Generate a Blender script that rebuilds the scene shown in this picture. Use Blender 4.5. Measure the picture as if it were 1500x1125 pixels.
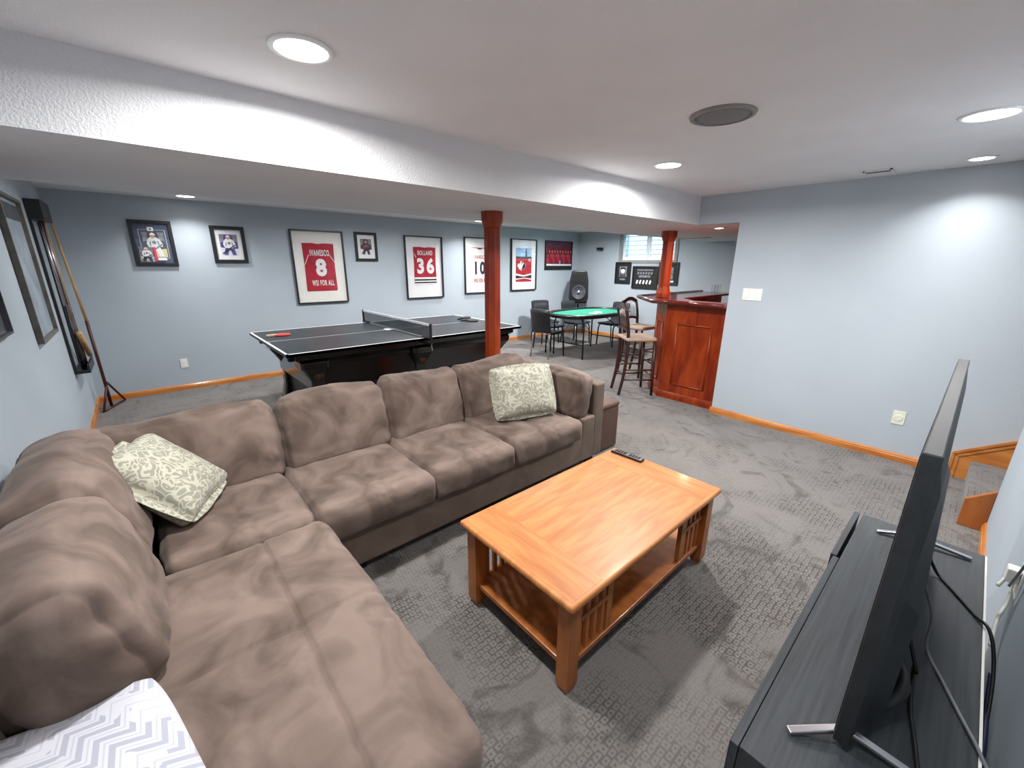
import bpy, bmesh, math, random
from mathutils import Vector, Matrix, noise
random.seed(7)
for o in list(bpy.data.objects): bpy.data.objects.remove(o)
scene = bpy.context.scene
COL = scene.collection
# ------------------------------------------------------------------ camera, world, exposure
cam_d = bpy.data.cameras.new('camera'); cam = bpy.data.objects.new('camera', cam_d); COL.objects.link(cam)
F_PX, PITCH, YAW, ROLL = 602.3, 0.2848245, 0.7266849, 0.00788605
fw = Vector((math.sin(YAW)*math.cos(PITCH), math.cos(YAW)*math.cos(PITCH), -math.sin(PITCH)))
rt = Vector((math.cos(YAW), -math.sin(YAW), 0)); up = rt.cross(fw)
rt2 = rt*math.cos(ROLL)+up*math.sin(ROLL); up2 = up*math.cos(ROLL)-rt*math.sin(ROLL)
cam.matrix_world = Matrix(((rt2.x, up2.x, -fw.x, 0), (rt2.y, up2.y, -fw.y, 0), (rt2.z, up2.z, -fw.z, 1.6), (0, 0, 0, 1)))
cam_d.sensor_width = 36; cam_d.sensor_fit = 'HORIZONTAL'; cam_d.lens = 36*F_PX/1500; cam_d.clip_start = 0.02
scene.camera = cam
w = bpy.data.worlds.new('sky'); scene.world = w; w.use_nodes = True
bg = w.node_tree.nodes['Background']; bg.inputs[0].default_value = (0.62, 0.86, 1, 1); bg.inputs[1].default_value = 4.0
vs = scene.view_settings
vs.view_transform = 'Standard'; vs.look = 'None'; vs.gamma = 1; vs.use_curve_mapping = False
vs.exposure = 0.0
LAMP_W = 40.0           # watts of one recessed ceiling lamp
ZC, ZR, ZB = 2.29, 2.305, 2.012   # main ceiling, rear ceiling, underside of the beam
XL, YB, XE, XP, YT = -0.59, 6.62, 7.97, 4.60, -0.31   # left, back, end, partition, television wall

# ------------------------------------------------------------------ helpers
def lin(h):
    h = h.lstrip('#'); r = []
    for i in (0, 2, 4):
        v = int(h[i:i+2], 16)/255
        r.append(v/12.92 if v <= .04045 else ((v+.055)/1.055)**2.4)
    return (*r, 1)
MATS = {}
def pm(name, c1, c2=None, scale=5, rough=.5, bump=0, bscale=60, metal=0, stretch=(1, 1, 1), sheen=0, coat=0, detail=5, dist=0, spec=.5, lo=.35, hi=.65, bstretch=None):
    m = bpy.data.materials.new(name); m.use_nodes = True; nt = m.node_tree; N = nt.nodes; L = nt.links
    p = N['Principled BSDF']; p.inputs['Roughness'].default_value = rough; p.inputs['Metallic'].default_value = metal
    p.inputs['Sheen Weight'].default_value = sheen; p.inputs['Coat Weight'].default_value = coat; p.inputs['Coat Roughness'].default_value = .12
    p.inputs['Specular IOR Level'].default_value = spec
    tc = N.new('ShaderNodeTexCoord'); mp = N.new('ShaderNodeMapping'); L.new(tc.outputs['Object'], mp.inputs[0]); mp.inputs['Scale'].default_value = stretch
    nz = N.new('ShaderNodeTexNoise'); L.new(mp.outputs[0], nz.inputs['Vector']); nz.inputs['Scale'].default_value = scale; nz.inputs['Detail'].default_value = detail; nz.inputs['Distortion'].default_value = dist
    cr = N.new('ShaderNodeValToRGB'); L.new(nz.outputs[0], cr.inputs[0])
    cr.color_ramp.elements[0].color = lin(c1); cr.color_ramp.elements[1].color = lin(c2 or c1)
    cr.color_ramp.elements[0].position = lo; cr.color_ramp.elements[1].position = hi
    L.new(cr.outputs[0], p.inputs['Base Color'])
    if bump:
        n2 = N.new('ShaderNodeTexNoise'); n2.inputs['Scale'].default_value = bscale; n2.inputs['Detail'].default_value = 4
        if bstretch:
            m2 = N.new('ShaderNodeMapping'); L.new(tc.outputs['Object'], m2.inputs[0]); m2.inputs['Scale'].default_value = bstretch; L.new(m2.outputs[0], n2.inputs['Vector'])
        else: L.new(tc.outputs['Object'], n2.inputs['Vector'])
        b = N.new('ShaderNodeBump'); b.inputs['Strength'].default_value = bump; b.inputs['Distance'].default_value = .01
        L.new(n2.outputs[0], b.inputs['Height']); L.new(b.outputs[0], p.inputs['Normal'])
    MATS[name] = m
    return m
def emit(name, col, s):
    m = bpy.data.materials.new(name); m.use_nodes = True; p = m.node_tree.nodes['Principled BSDF']
    p.inputs['Base Color'].default_value = lin(col); p.inputs['Emission Color'].default_value = lin(col); p.inputs['Emission Strength'].default_value = s
    MATS[name] = m; return m
W = {}     # world matrix of every object, for parenting
def reg(o, parent, M):
    COL.objects.link(o); W[o] = M
    if parent is not None:
        o.parent = parent; o.matrix_parent_inverse = W[parent].inverted()
def tag(o, label=None, cat=None, group=None, kind=None):
    if label: o['label'] = label
    if cat: o['category'] = cat
    if group: o['group'] = group
    if kind: o['kind'] = kind
    return o
def thing(name, label, cat, loc=(0, 0, 0), group=None):
    o = bpy.data.objects.new(name, None); o.empty_display_size = .1; o.location = loc
    reg(o, None, Matrix.Translation(loc)); return tag(o, label, cat, group)
def obj(name, bm, mat, parent=None, smooth=False, bevel=0, seg=2, sub=0):
    me = bpy.data.meshes.new(name)
    bmesh.ops.recalc_face_normals(bm, faces=bm.faces)
    vs_ = [v.co for v in bm.verts]
    c = Vector([(min(v[i] for v in vs_)+max(v[i] for v in vs_))/2 for i in range(3)])
    for v in bm.verts: v.co -= c
    if smooth:
        for f in bm.faces: f.smooth = True
    bm.to_mesh(me); bm.free()
    me.materials.append(MATS[mat] if isinstance(mat, str) else mat)
    o = bpy.data.objects.new(name, me); o.location = c
    reg(o, parent, Matrix.Translation(c))
    if bevel:
        b = o.modifiers.new('bevel', 'BEVEL'); b.width = bevel; b.segments = seg; b.limit_method = 'ANGLE'; b.harden_normals = False
    if sub:
        s = o.modifiers.new('subd', 'SUBSURF'); s.levels = sub; s.render_levels = sub
    return o
def dup(root, M, **kw):
    r = root.copy(); COL.objects.link(r); r.matrix_world = M; W[r] = M
    def rec(a, b):
        for ch in [c for c in list(W) if c.parent is a and c is not b]:
            k = ch.copy(); COL.objects.link(k); k.parent = b; W[k] = W[ch]; rec(ch, k)
    rec(root, r); tag(r, **kw); return r
def B(): return bmesh.new()
def box(bm, x0, x1, y0, y1, z0, z1, M=None):
    v = [bm.verts.new((x, y, z)) for z in (z0, z1) for y in (y0, y1) for x in (x0, x1)]
    for f in ((0, 1, 3, 2), (4, 6, 7, 5), (0, 4, 5, 1), (2, 3, 7, 6), (0, 2, 6, 4), (1, 5, 7, 3)): bm.faces.new([v[i] for i in f])
    if M:
        for q in v: q.co = M @ q.co
    return bm
def bx(name, mat, parent, *a, M=None, bevel=0, **k):
    return obj(name, box(B(), *a, M=M), mat, parent, bevel=bevel, **k)
def prism(bm, pts, d):      # polygon of 3-D points extruded by vector d
    d = Vector(d); a = [bm.verts.new(p) for p in pts]; b = [bm.verts.new(Vector(p)+d) for p in pts]
    bm.faces.new(a); bm.faces.new(b[::-1]); n = len(a)
    for i in range(n): bm.faces.new((a[i], a[(i+1) % n], b[(i+1) % n], b[i]))
    return bm
def tube(bm, pts, r, n=8, smooth_path=0, cap=True):
    pts = [Vector(p) for p in pts]; rs = r if isinstance(r, (list, tuple)) else [r]*len(pts)
    if smooth_path:
        q = []; rr = []
        for i in range(len(pts)-1):
            p0, p1, p2, p3 = pts[max(i-1, 0)], pts[i], pts[i+1], pts[min(i+2, len(pts)-1)]
            for k in range(smooth_path):
                t = k/smooth_path
                q.append(.5*((2*p1)+(p2-p0)*t+(2*p0-5*p1+4*p2-p3)*t*t+(3*p1-p0-3*p2+p3)*t**3)); rr.append(rs[i]*(1-t)+rs[i+1]*t)
        q.append(pts[-1]); rr.append(rs[-1]); pts, rs = q, rr
    rings = []; u = None
    for i, p in enumerate(pts):
        t = (pts[min(i+1, len(pts)-1)]-pts[max(i-1, 0)]).normalized()
        if u is None: u = t.orthogonal().normalized()
        else:
            u = u-t*u.dot(t)
            u = u.normalized() if u.length > 1e-6 else t.orthogonal().normalized()
        v = t.cross(u)
        rings.append([bm.verts.new(p+(u*math.cos(2*math.pi*k/n)+v*math.sin(2*math.pi*k/n))*rs[i]) for k in range(n)])
    for a, b in zip(rings, rings[1:]):
        for k in range(n): bm.faces.new((a[k], a[(k+1) % n], b[(k+1) % n], b[k]))
    if cap: bm.faces.new(rings[0][::-1]); bm.faces.new(rings[-1])
    return bm
def bar(bm, a, b, wd, ht, up=(0, 0, 1)):   # rectangular bar from a to b
    a = Vector(a); b = Vector(b); t = (b-a).normalized(); s = t.cross(Vector(up))
    if s.length < 1e-5: s = t.orthogonal()
    s.normalize(); u = s.cross(t)
    prism(bm, [a+s*wd/2+u*ht/2, a-s*wd/2+u*ht/2, a-s*wd/2-u*ht/2, a+s*wd/2-u*ht/2], b-a); return bm
def lathe(bm, prof, M=None, n=24):          # profile of (r, z)
    rings = []
    for r, z in prof:
        rings.append([bm.verts.new((r*math.cos(2*math.pi*k/n), r*math.sin(2*math.pi*k/n), z)) for k in range(n)] if r > 1e-6 else [bm.verts.new((0, 0, z))])
    for a, b in zip(rings, rings[1:]):
        for k in range(n):
            k2 = (k+1) % n
            if len(a) == 1 and len(b) == 1: continue
            if len(a) == 1: bm.faces.new((a[0], b[k2], b[k]))
            elif len(b) == 1: bm.faces.new((a[k], a[k2], b[0]))
            else: bm.faces.new((a[k], a[k2], b[k2], b[k]))
    if len(rings[0]) > 1: bm.faces.new(rings[0][::-1])
    if len(rings[-1]) > 1: bm.faces.new(rings[-1])
    if M:
        for r_ in rings:
            for v in r_: v.co = M @ v.co
    return bm
def frame_m(c, ux, uy, uz):
    return Matrix(((ux[0], uy[0], uz[0], c[0]), (ux[1], uy[1], uz[1], c[1]), (ux[2], uy[2], uz[2], c[2]), (0, 0, 0, 1)))
def cushion(s, r, M=None, n=(16, 16, 8), puff=.25, wr=.006, wf=6, seed=0, fn=None, pinch=0):
    """soft box: half sizes s, corner radius r, bulged faces, wrinkles, fn(local co, normalised co) extra shaping"""
    bm = B(); s = Vector(s); grid = {}; R = Vector(r) if isinstance(r, (tuple, list)) else Vector((r, r, r))
    def vert(i, j, k):
        key = (i, j, k)
        if key in grid: return grid[key]
        p = Vector((2*i/n[0]-1, 2*j/n[1]-1, 2*k/n[2]-1))
        p = Vector([math.sin(x*math.pi/2)*.45+x*.55 for x in p])
        q = Vector([p[a]*s[a] for a in range(3)])
        c = Vector([max(-(s[a]-R[a]), min(s[a]-R[a], q[a])) for a in range(3)]); d = Vector([(q[a]-c[a])/R[a] for a in range(3)])
        if d.length > 1e-7:
            d = d.normalized()*min(1, max(abs(x) for x in d)); q = c+Vector([d[a]*R[a] for a in range(3)])
        f = [(1-p[1]**2)*(1-p[2]**2), (1-p[0]**2)*(1-p[2]**2), (1-p[0]**2)*(1-p[1]**2)]
        m = min(s)
        for a in range(3): q[a] += (1 if p[a] > 0 else -1 if p[a] < 0 else 0)*abs(p[a])*puff*m*f[a]**.8
        if pinch:
            e = abs(p[0]*p[1])**3
            q[2] *= 1-pinch*e
        if fn: q = fn(q, p)
        nv = noise.noise_vector(q*wf+Vector((seed*7.3, seed*3.1, seed*1.7)))
        e_ = max(abs(p[0]), abs(p[1]), abs(p[2]))*0+min(1, abs(p[0])**5+abs(p[1])**5*.6+abs(p[2])**5*.6)
        q = q+nv*wr+noise.noise_vector(Vector((q.x*20, q.y*20, q.z*9))+Vector((seed*2.3, 1, seed)))*wr*.75*e_*(1 if wr > .005 else 0)
        grid[key] = bm.verts.new(q); return grid[key]
    def face(fn_, a, b):
        for i in range(a):
            for j in range(b): bm.faces.new((vert(*fn_(i, j)), vert(*fn_(i+1, j)), vert(*fn_(i+1, j+1)), vert(*fn_(i, j+1))))
    face(lambda i, j: (i, j, 0), n[0], n[1]); face(lambda i, j: (i, j, n[2]), n[0], n[1])
    face(lambda i, j: (i, 0, j), n[0], n[2]); face(lambda i, j: (i, n[1], j), n[0], n[2])
    face(lambda i, j: (0, i, j), n[1], n[2]); face(lambda i, j: (n[0], i, j), n[1], n[2])
    if M:
        for v in bm.verts: v.co = M @ v.co
    return bm
def text_mesh(s, bold=0.0):
    cu = bpy.data.curves.new('lettering', 'FONT'); cu.body = s; cu.size = 1; cu.offset = bold; cu.space_character = 1.08+bold*5; cu.extrude = 0; cu.resolution_u = 3
    o = bpy.data.objects.new('lettering', cu); COL.objects.link(o); bpy.context.view_layer.update()
    me = bpy.data.meshes.new_from_object(o.evaluated_get(bpy.context.evaluated_depsgraph_get()))
    pts = [(v.co.x, v.co.y) for v in me.vertices]; fs = [tuple(p.vertices) for p in me.polygons]
    bpy.data.objects.remove(o); bpy.data.curves.remove(cu); bpy.data.meshes.remove(me)
    return pts, fs

# ------------------------------------------------------------------ materials
pm('wall_paint', '#adb8c2', '#b1bcc5', 2, .75, .05, 220)
pm('wall_paint_light', '#b3bcc5', '#b7c0c8', 2, .7, .05, 220)
pm('ceiling_paint', '#e6e6e8', '#eaeaec', 3, .85, .35, 130)
pm('beam_paint', '#dcdde0', '#e1e2e4', 3, .8, .6, 110)
pm('oak_trim', '#b86a2c', '#d08a45', 3, .35, .05, 40, stretch=(1, 1, 6), coat=.2)
pm('oak', '#ad6a38', '#c98649', 2.2, .42, .03, 30, stretch=(1.6, 12, 6), coat=.12, detail=8, dist=.6)
pm('oak_cross', '#ab6836', '#c58246', 2.2, .42, .03, 30, stretch=(12, 1.6, 6), coat=.12, detail=8, dist=.6)
pm('oak_dark', '#8d4c1c', '#a8622a', 3, .4, .04, 30, stretch=(6, 6, 1.2), coat=.2, detail=7)
pm('cherry', '#731f06', '#9c3c10', 2.5, .34, .02, 30, stretch=(3, 3, .8), spec=.35, coat=.08, detail=7, dist=.8)
pm('cherry_dark', '#58120c', '#741c12', 3, .2, 0, stretch=(1, 4, 1), coat=.6)
pm('stool_wood', '#2e1812', '#43231a', 6, .35, stretch=(4, 4, 1), coat=.2)
pm('rush', '#a98d7a', '#c9b3a2', 40, .9, .4, 90, stretch=(1, 6, 1))
pm('suede', '#57483f', '#7f6d64', 4.5, .95, .4, 9, sheen=.06, detail=9, dist=.9, lo=.36, hi=.64)
pm('suede_base', '#625449', '#716156', 4, .95, .05, 40, sheen=.05, detail=6, dist=1)
pm('vinyl_brown', '#513b2e', '#5c4436', 5, .55, .05, 200)
pm('black_wood', '#22272b', '#363c42', 3, .42, .3, 60, stretch=(1, 30, 4), bstretch=(2, 40, 6), spec=.6)
pm('black_gloss', '#0a0a0b', '#101012', 5, .15, coat=.5)
pm('black_satin', '#131416', '#1a1b1e', 8, .4)
pm('black_matte', '#161719', '#1c1d20', 20, .8)
pm('black_vent', '#050505', None, 5, .8)
pm('tv_plastic', '#1d2022', '#25282b', 30, .5, .15, 600)
pm('screen', '#050608', None, 5, .08)
pm('silver', '#b9b6ba', '#c8c6c9', 5, .28, metal=1)
pm('steel', '#8c8d90', '#a2a3a6', 5, .3, metal=1)
pm('gold', '#2c2016', '#4a3722', 40, .35, .8, 60, metal=.5)
pm('white_plastic', '#e8e8e2', '#eeeeea', 10, .4)
pm('ivory_plastic', '#dfe3cd', '#e6e9d8', 10, .4)
pm('white_paint', '#eef1f3', '#f4f6f7', 5, .5)
pm('grey_trim', '#8a8784', '#959290', 6, .6)
pm('table_slate', '#1d2328', '#242b31', 4, .38, .03, 300)
pm('white_line', '#e6e8ea', None, 5, .5)
pm('net_mesh', '#1f262c', '#3b444b', 220, .8)
MATS['net_mesh'].node_tree.nodes['Principled BSDF'].inputs['Alpha'].default_value = .55
pm('rubber_red', '#a8322a', '#c04a3e', 20, .6)
pm('rubber_black', '#101113', None, 20, .6)
pm('paddle_wood', '#c9a987', '#d8bb9c', 20, .5, stretch=(8, 1, 1))
pm('felt_green', '#0a7259', '#108066', 60, .9)
pm('rail_black', '#101214', '#16181b', 20, .35)
pm('navy_cloth', '#0e131c', '#141b27', 40, .8)
pm('mat_white', '#e9e8e2', '#eeede8', 8, .8)
pm('mat_cool', '#e6e8ec', '#eceef0', 8, .8)
pm('mat_navy', '#3c4660', '#47526d', 10, .8)
pm('jersey_red', '#a01028', '#b81633', 7, .7, .5, 9)
pm('jersey_white', '#dcdcdc', '#e6e6e8', 7, .7, .5, 9)
pm('print_white', '#e9eaec', None, 5, .7)
pm('print_black', '#17161a', None, 5, .7)
pm('print_red', '#b01a30', None, 5, .7)
pm('print_navy', '#1c1733', None, 5, .7)
pm('print_crimson', '#5a1526', '#7b2236', 14, .7, lo=.4, hi=.6)
pm('print_sky', '#6fa6d8', '#b7d4ec', 7, .6)
pm('print_grey', '#5b5f68', '#8f939b', 18, .7)
pm('print_dim', '#30333a', '#4a4e57', 12, .7)
pm('print_pink', '#d9415f', None, 5, .7)
pm('print_violet', '#3b2f73', '#5b4a92', 16, .7)
pm('print_plum', '#3a2438', '#5b3852', 12, .7)
pm('print_skin', '#c79a84', None, 5, .7)
pm('print_ice', '#cfd6dd', '#e2e6ea', 9, .7)
pm('print_yellow', '#d9cb8e', None, 5, .7)
pm('frame_dark', '#121317', '#1b1d22', 12, .4)
pm('frame_pewter', '#55524a', '#6a675e', 12, .45)
pm('print_fade', '#7f8b97', '#96a1ac', 5, .6)
pm('mahogany_pole', '#3b1512', '#52211b', 8, .35, stretch=(5, 5, 1))
pm('maple', '#b98d5c', '#cda574', 8, .4, stretch=(5, 5, 1))
pm('speaker_grille', '#77787a', '#828386', 200, .7)
pm('cable_black', '#0d0e10', None, 5, .5)
pm('cable_grey', '#7b7d80', None, 5, .5)
pm('cable_white', '#d6d8d0', None, 5, .5)
pm('cable_blue', '#10163c', None, 5, .5)
emit('lamp_lens', '#fff4ea', 14)
def glass(name, tint, rough=0.02, f=.06):
    m = bpy.data.materials.new(name); m.use_nodes = True; nt = m.node_tree; N = nt.nodes; L = nt.links
    N.remove(N['Principled BSDF']); out = N['Material Output']
    t = N.new('ShaderNodeBsdfTransparent'); t.inputs[0].default_value = lin(tint); g = N.new('ShaderNodeBsdfGlossy'); g.inputs['Roughness'].default_value = rough
    fr = N.new('ShaderNodeMath'); lw = N.new('ShaderNodeLayerWeight'); lw.inputs[0].default_value = .5; pw = N.new('ShaderNodeMath'); pw.operation = 'POWER'; pw.inputs[1].default_value = 4; L.new(lw.outputs['Facing'], pw.inputs[0]); fr.operation = 'MULTIPLY_ADD'; fr.inputs[1].default_value = .6; fr.inputs[2].default_value = .035; L.new(pw.outputs[0], fr.inputs[0]); mx = N.new('ShaderNodeMixShader')
    L.new(fr.outputs[0], mx.inputs[0]); L.new(t.outputs[0], mx.inputs[1]); L.new(g.outputs[0], mx.inputs[2]); L.new(mx.outputs[0], out.inputs[0]); MATS[name] = m
glass('glazing', '#ffffff'); glass('window_glass', '#e8f4fa')
def node_tools(name, rough, sheen=0):
    m = bpy.data.materials.new(name); m.use_nodes = True; nt = m.node_tree; N = nt.nodes; L = nt.links
    p = N['Principled BSDF']; p.inputs['Roughness'].default_value = rough; p.inputs['Sheen Weight'].default_value = sheen
    tc = N.new('ShaderNodeTexCoord')
    def mth(op, a, b=None, c=None):
        n = N.new('ShaderNodeMath'); n.operation = op
        for i, v in enumerate((a, b, c)):
            if v is None: continue
            if isinstance(v, (int, float)): n.inputs[i].default_value = v
            else: L.new(v, n.inputs[i])
        return n.outputs[0]
    def nz(scale, detail=3, dist=0, vec=None):
        n = N.new('ShaderNodeTexNoise'); n.inputs['Scale'].default_value = scale; n.inputs['Detail'].default_value = detail; n.inputs['Distortion'].default_value = dist
        L.new(vec or tc.outputs['Object'], n.inputs['Vector']); return n.outputs[0]
    def mix(f, a, b):
        n = N.new('ShaderNodeMix'); n.data_type = 'RGBA'
        L.new(f, n.inputs[0])
        for i, v in ((6, a), (7, b)):
            if isinstance(v, str): n.inputs[i].default_value = lin(v)
            else: L.new(v, n.inputs[i])
        return n.outputs[2]
    def bump(h, s, d=.01):
        b = N.new('ShaderNodeBump'); b.inputs['Strength'].default_value = s; b.inputs['Distance'].default_value = d; L.new(h, b.inputs['Height']); L.new(b.outputs[0], p.inputs['Normal'])
    sx = N.new('ShaderNodeSeparateXYZ'); L.new(tc.outputs['Object'], sx.inputs[0])
    MATS[name] = m
    return dict(m=mth, nz=nz, mix=mix, bump=bump, x=sx.outputs[0], y=sx.outputs[1], z=sx.outputs[2], col=p.inputs['Base Color'], link=L.new, tc=tc)
# carpet: small basket-weave key pattern, nap brushed light and dark in patches
k = node_tools('carpet', .95, .2); m_ = k['m']
v = m_('MULTIPLY', k['y'], 1/.027); row = m_('FLOOR', v); fv = m_('SUBTRACT', m_('FRACT', v), .5)
u = m_('ADD', m_('MULTIPLY', k['x'], 1/.036), m_('MULTIPLY', row, .37)); cell = m_('FLOOR', u); fu = m_('SUBTRACT', m_('FRACT', u), .5)
g1 = m_('LESS_THAN', m_('FRACT', m_('ADD', m_('MULTIPLY', cell, .371), m_('MULTIPLY', row, .213))), .68)
g2 = m_('LESS_THAN', m_('FRACT', m_('ADD', m_('MULTIPLY', cell, .617), m_('MULTIPLY', row, .443))), .55)
line = m_('MULTIPLY', m_('GREATER_THAN', m_('ABSOLUTE', fv), .34), g1)
cross = m_('MULTIPLY', m_('GREATER_THAN', m_('ABSOLUTE', fu), .38), m_('MAXIMUM', g2, m_('GREATER_THAN', fv, .08)))
dot = m_('MULTIPLY', m_('LESS_THAN', m_('ABSOLUTE', fu), .12), m_('LESS_THAN', m_('ABSOLUTE', fv), .15))
ln = m_('MAXIMUM', m_('MAXIMUM', line, cross), dot)
patch = k['nz'](2.1, 4, .8)
patch = m_('MINIMUM', m_('MAXIMUM', m_('MULTIPLY', m_('SUBTRACT', patch, .40), 4.5), .18), 1)
fine = k['nz'](160, 2)
streak = m_('MULTIPLY', m_('MAXIMUM', m_('SUBTRACT', k['nz'](3.0, 5, 2.8), .55), 0), 7)
base = k['mix'](m_('MINIMUM', streak, 1), '#7c7875', '#57534f')
base = k['mix'](m_('MULTIPLY', m_('MULTIPLY', ln, patch), .85), base, '#37332f')
base = k['mix'](m_('MULTIPLY', fine, .45), base, '#4b4744')
k['link'](base, k['col']); k['bump'](m_('ADD', fine, m_('MULTIPLY', ln, -.8)), .5, .006)
# damask: contour scrolls
k = node_tools('damask', .8, .2); m_ = k['m']
n1 = k['nz'](11, 1.0, .9); c_ = m_('ABSOLUTE', m_('SUBTRACT', m_('FRACT', m_('MULTIPLY', n1, 7)), .5)); f_ = m_('LESS_THAN', c_, .17)
n2 = k['nz'](19, .5, .5); c2_ = m_('LESS_THAN', m_('ABSOLUTE', m_('SUBTRACT', m_('FRACT', m_('MULTIPLY', n2, 5)), .5)), .13)
f_ = m_('MAXIMUM', f_, c2_)
k['link'](k['mix'](f_, '#8f8e80', '#b7b5a3'), k['col']); k['bump'](f_, .15, .003)
# quilt: white cloth with grey chevron blocks
k = node_tools('quilt', .9, .15); m_ = k['m']
a = m_('ADD', m_('MULTIPLY', k['x'], .8), m_('MULTIPLY', k['y'], .6)); b = m_('SUBTRACT', m_('MULTIPLY', k['y'], .8), m_('MULTIPLY', k['x'], .6))
tri = m_('ABSOLUTE', m_('SUBTRACT', m_('FRACT', m_('MULTIPLY', a, 13)), .5))
st = m_('FRACT', m_('ADD', m_('MULTIPLY', b, 22), m_('MULTIPLY', tri, 2.2)))
s1 = m_('LESS_THAN', st, .42); pn = m_('GREATER_THAN', k['nz'](8, 2), .47)
seam = m_('LESS_THAN', m_('ABSOLUTE', m_('SUBTRACT', st, .7)), .06)
cq = k['mix'](m_('MULTIPLY', m_('MULTIPLY', s1, pn), .85), '#c9cad3', '#a2a4b2')
cq = k['mix'](m_('MULTIPLY', seam, .35), cq, '#9698a5')
k['link'](cq, k['col']); k['bump'](m_('ADD', s1, seam), .2, .004)

# ------------------------------------------------------------------ the room
def struct(name, bm, mat, parent=None, **k):
    o = obj(name, bm, mat, parent, **k)
    if parent is None: o['kind'] = 'structure'
    return o
struct('floor', box(B(), XL-.1, XE+.1, -3.3, YB+.1, -.1, 0), 'carpet')
b = B(); box(b, XL-.1, XP+.12, -3.3, 2.2, ZC, ZC+.1); box(b, XL-.1, XE+.1, 3.59, YB+.1, ZR, ZR+.1); struct('ceiling', b, 'ceiling_paint')
b = B(); box(b, XL-.1, XE+.1, 2.2, 3.59, ZB, ZR+.1); box(b, XP+.12, XE+.1, .3, 2.2, ZB, ZC+.1); struct('ceiling_beam', b, 'beam_paint')
struct('wall_left', box(B(), XL-.12, XL, -.43, YB+.12, 0, ZR), 'wall_paint')
struct('wall_back', box(B(), XL, XE, YB, YB+.12, 0, ZR), 'wall_paint')
WY0, WY1, WZ0, WZ1 = 4.20, 5.42, 1.69, 2.25
b = B(); box(b, XE, XE+.25, .3, WY0, 0, ZR); box(b, XE, XE+.25, WY1, YB+.12, 0, ZR); box(b, XE, XE+.25, WY0, WY1, 0, WZ0); box(b, XE, XE+.25, WY0, WY1, WZ1, ZR); struct('wall_end', b, 'wall_paint')
b = B(); box(b, XP, XP+.12, -3.3, 1.78, 0, ZC); box(b, XP, XP+.12, 1.78, 2.2, ZB, ZC); struct('wall_right', b, 'wall_paint_light')
struct('wall_television', box(B(), XL, 3.70, YT-.12, YT, 0, ZC), 'wall_paint')
b = B(); box(b, 3.58, 3.70, -3.3, YT-.12, 0, ZC); box(b, 3.58, XP+.12, -3.42, -3.3, 0, ZC); struct('wall_stair', b, 'wall_paint_light')
struct('wall_bar', box(B(), XP+.12, XE, .18, .3, 0, ZB), 'wall_paint')
def base_profile(bm, a, b_, nrm, h=.07):
    a = Vector(a); b_ = Vector(b_); n = Vector(nrm)
    prof = [(0, 0), (.016, 0), (.016, h*.62), (.012, h*.68), (.012, h*.8), (.006, h*.95), (0, h)]
    prism(bm, [a+n*x+Vector((0, 0, z)) for x, z in prof], b_-a)
    return bm
struct('baseboard_back', base_profile(B(), (XL, YB, 0), (XE, YB, 0), (0, -1, 0)), 'oak_trim')
struct('baseboard_left', base_profile(B(), (XL, YT, 0), (XL, YB-.016, 0), (1, 0, 0)), 'oak_trim')
struct('baseboard_end', base_profile(B(), (XE, .3, 0), (XE, YB-.016, 0), (-1, 0, 0)), 'oak_trim')
struct('baseboard_right', base_profile(B(), (XP, -.10, 0), (XP, 1.796, 0), (-1, 0, 0)), 'oak_trim')
struct('baseboard_television', base_profile(B(), (XL+.016, YT, 0), (3.70, YT, 0), (0, 1, 0)), 'oak_trim')
# stairs going up behind the television wall
st = bpy.data.objects.new('staircase', None); reg(st, None, Matrix.Translation((4.15, -.2, 0))); st['kind'] = 'structure'
st.location = (4.15, -.2, 0)
for i in range(9):
    o = bx('step', 'carpet', st, 3.74, XP-.025, -.20-.26*(i+1)+(-.02), -.20-.26*i, 0 if i == 0 else .17*i-.03, .17*(i+1), bevel=.015)
b = B()
prism(b, [(XP-.022, -.10, 0), (XP-.022, -.10, .20), (XP-.022, -2.6, .20+2.5*.655), (XP-.022, -2.6, 1.3), (XP-.022, -.62, 0)], (.022, 0, 0)); obj('skirt_board', b, 'oak_trim', st)
b = B()
for off, th in ((0, .012), (.03, .008)):
    pts = [Vector((XP-.022, -.10-off*.8, 0)), Vector((XP-.022, -.10-off*.8, .20-off*.6)), Vector((XP-.022, -2.6, .20-off*.6+(2.5-off)*.655))]
    for p, q in zip(pts, pts[1:]): bar(b, p+Vector((-th/2, 0, 0)), q+Vector((-th/2, 0, 0)), th, .018, up=(0, -.6, .8) if q.y != p.y else (0, 1, 0))
obj('skirt_moulding', b, 'oak_trim', st)
b = B(); prism(b, [(3.70, -.19, .0), (3.70, -.19, .185), (3.70, -.31, .285), (3.70, -.31, .0)], (.035, 0, 0)); box(b, 3.70, 3.735, -2.6, -.31, 0, .25); obj('stringer_end', b, 'oak_dark', st, bevel=.004)
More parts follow.
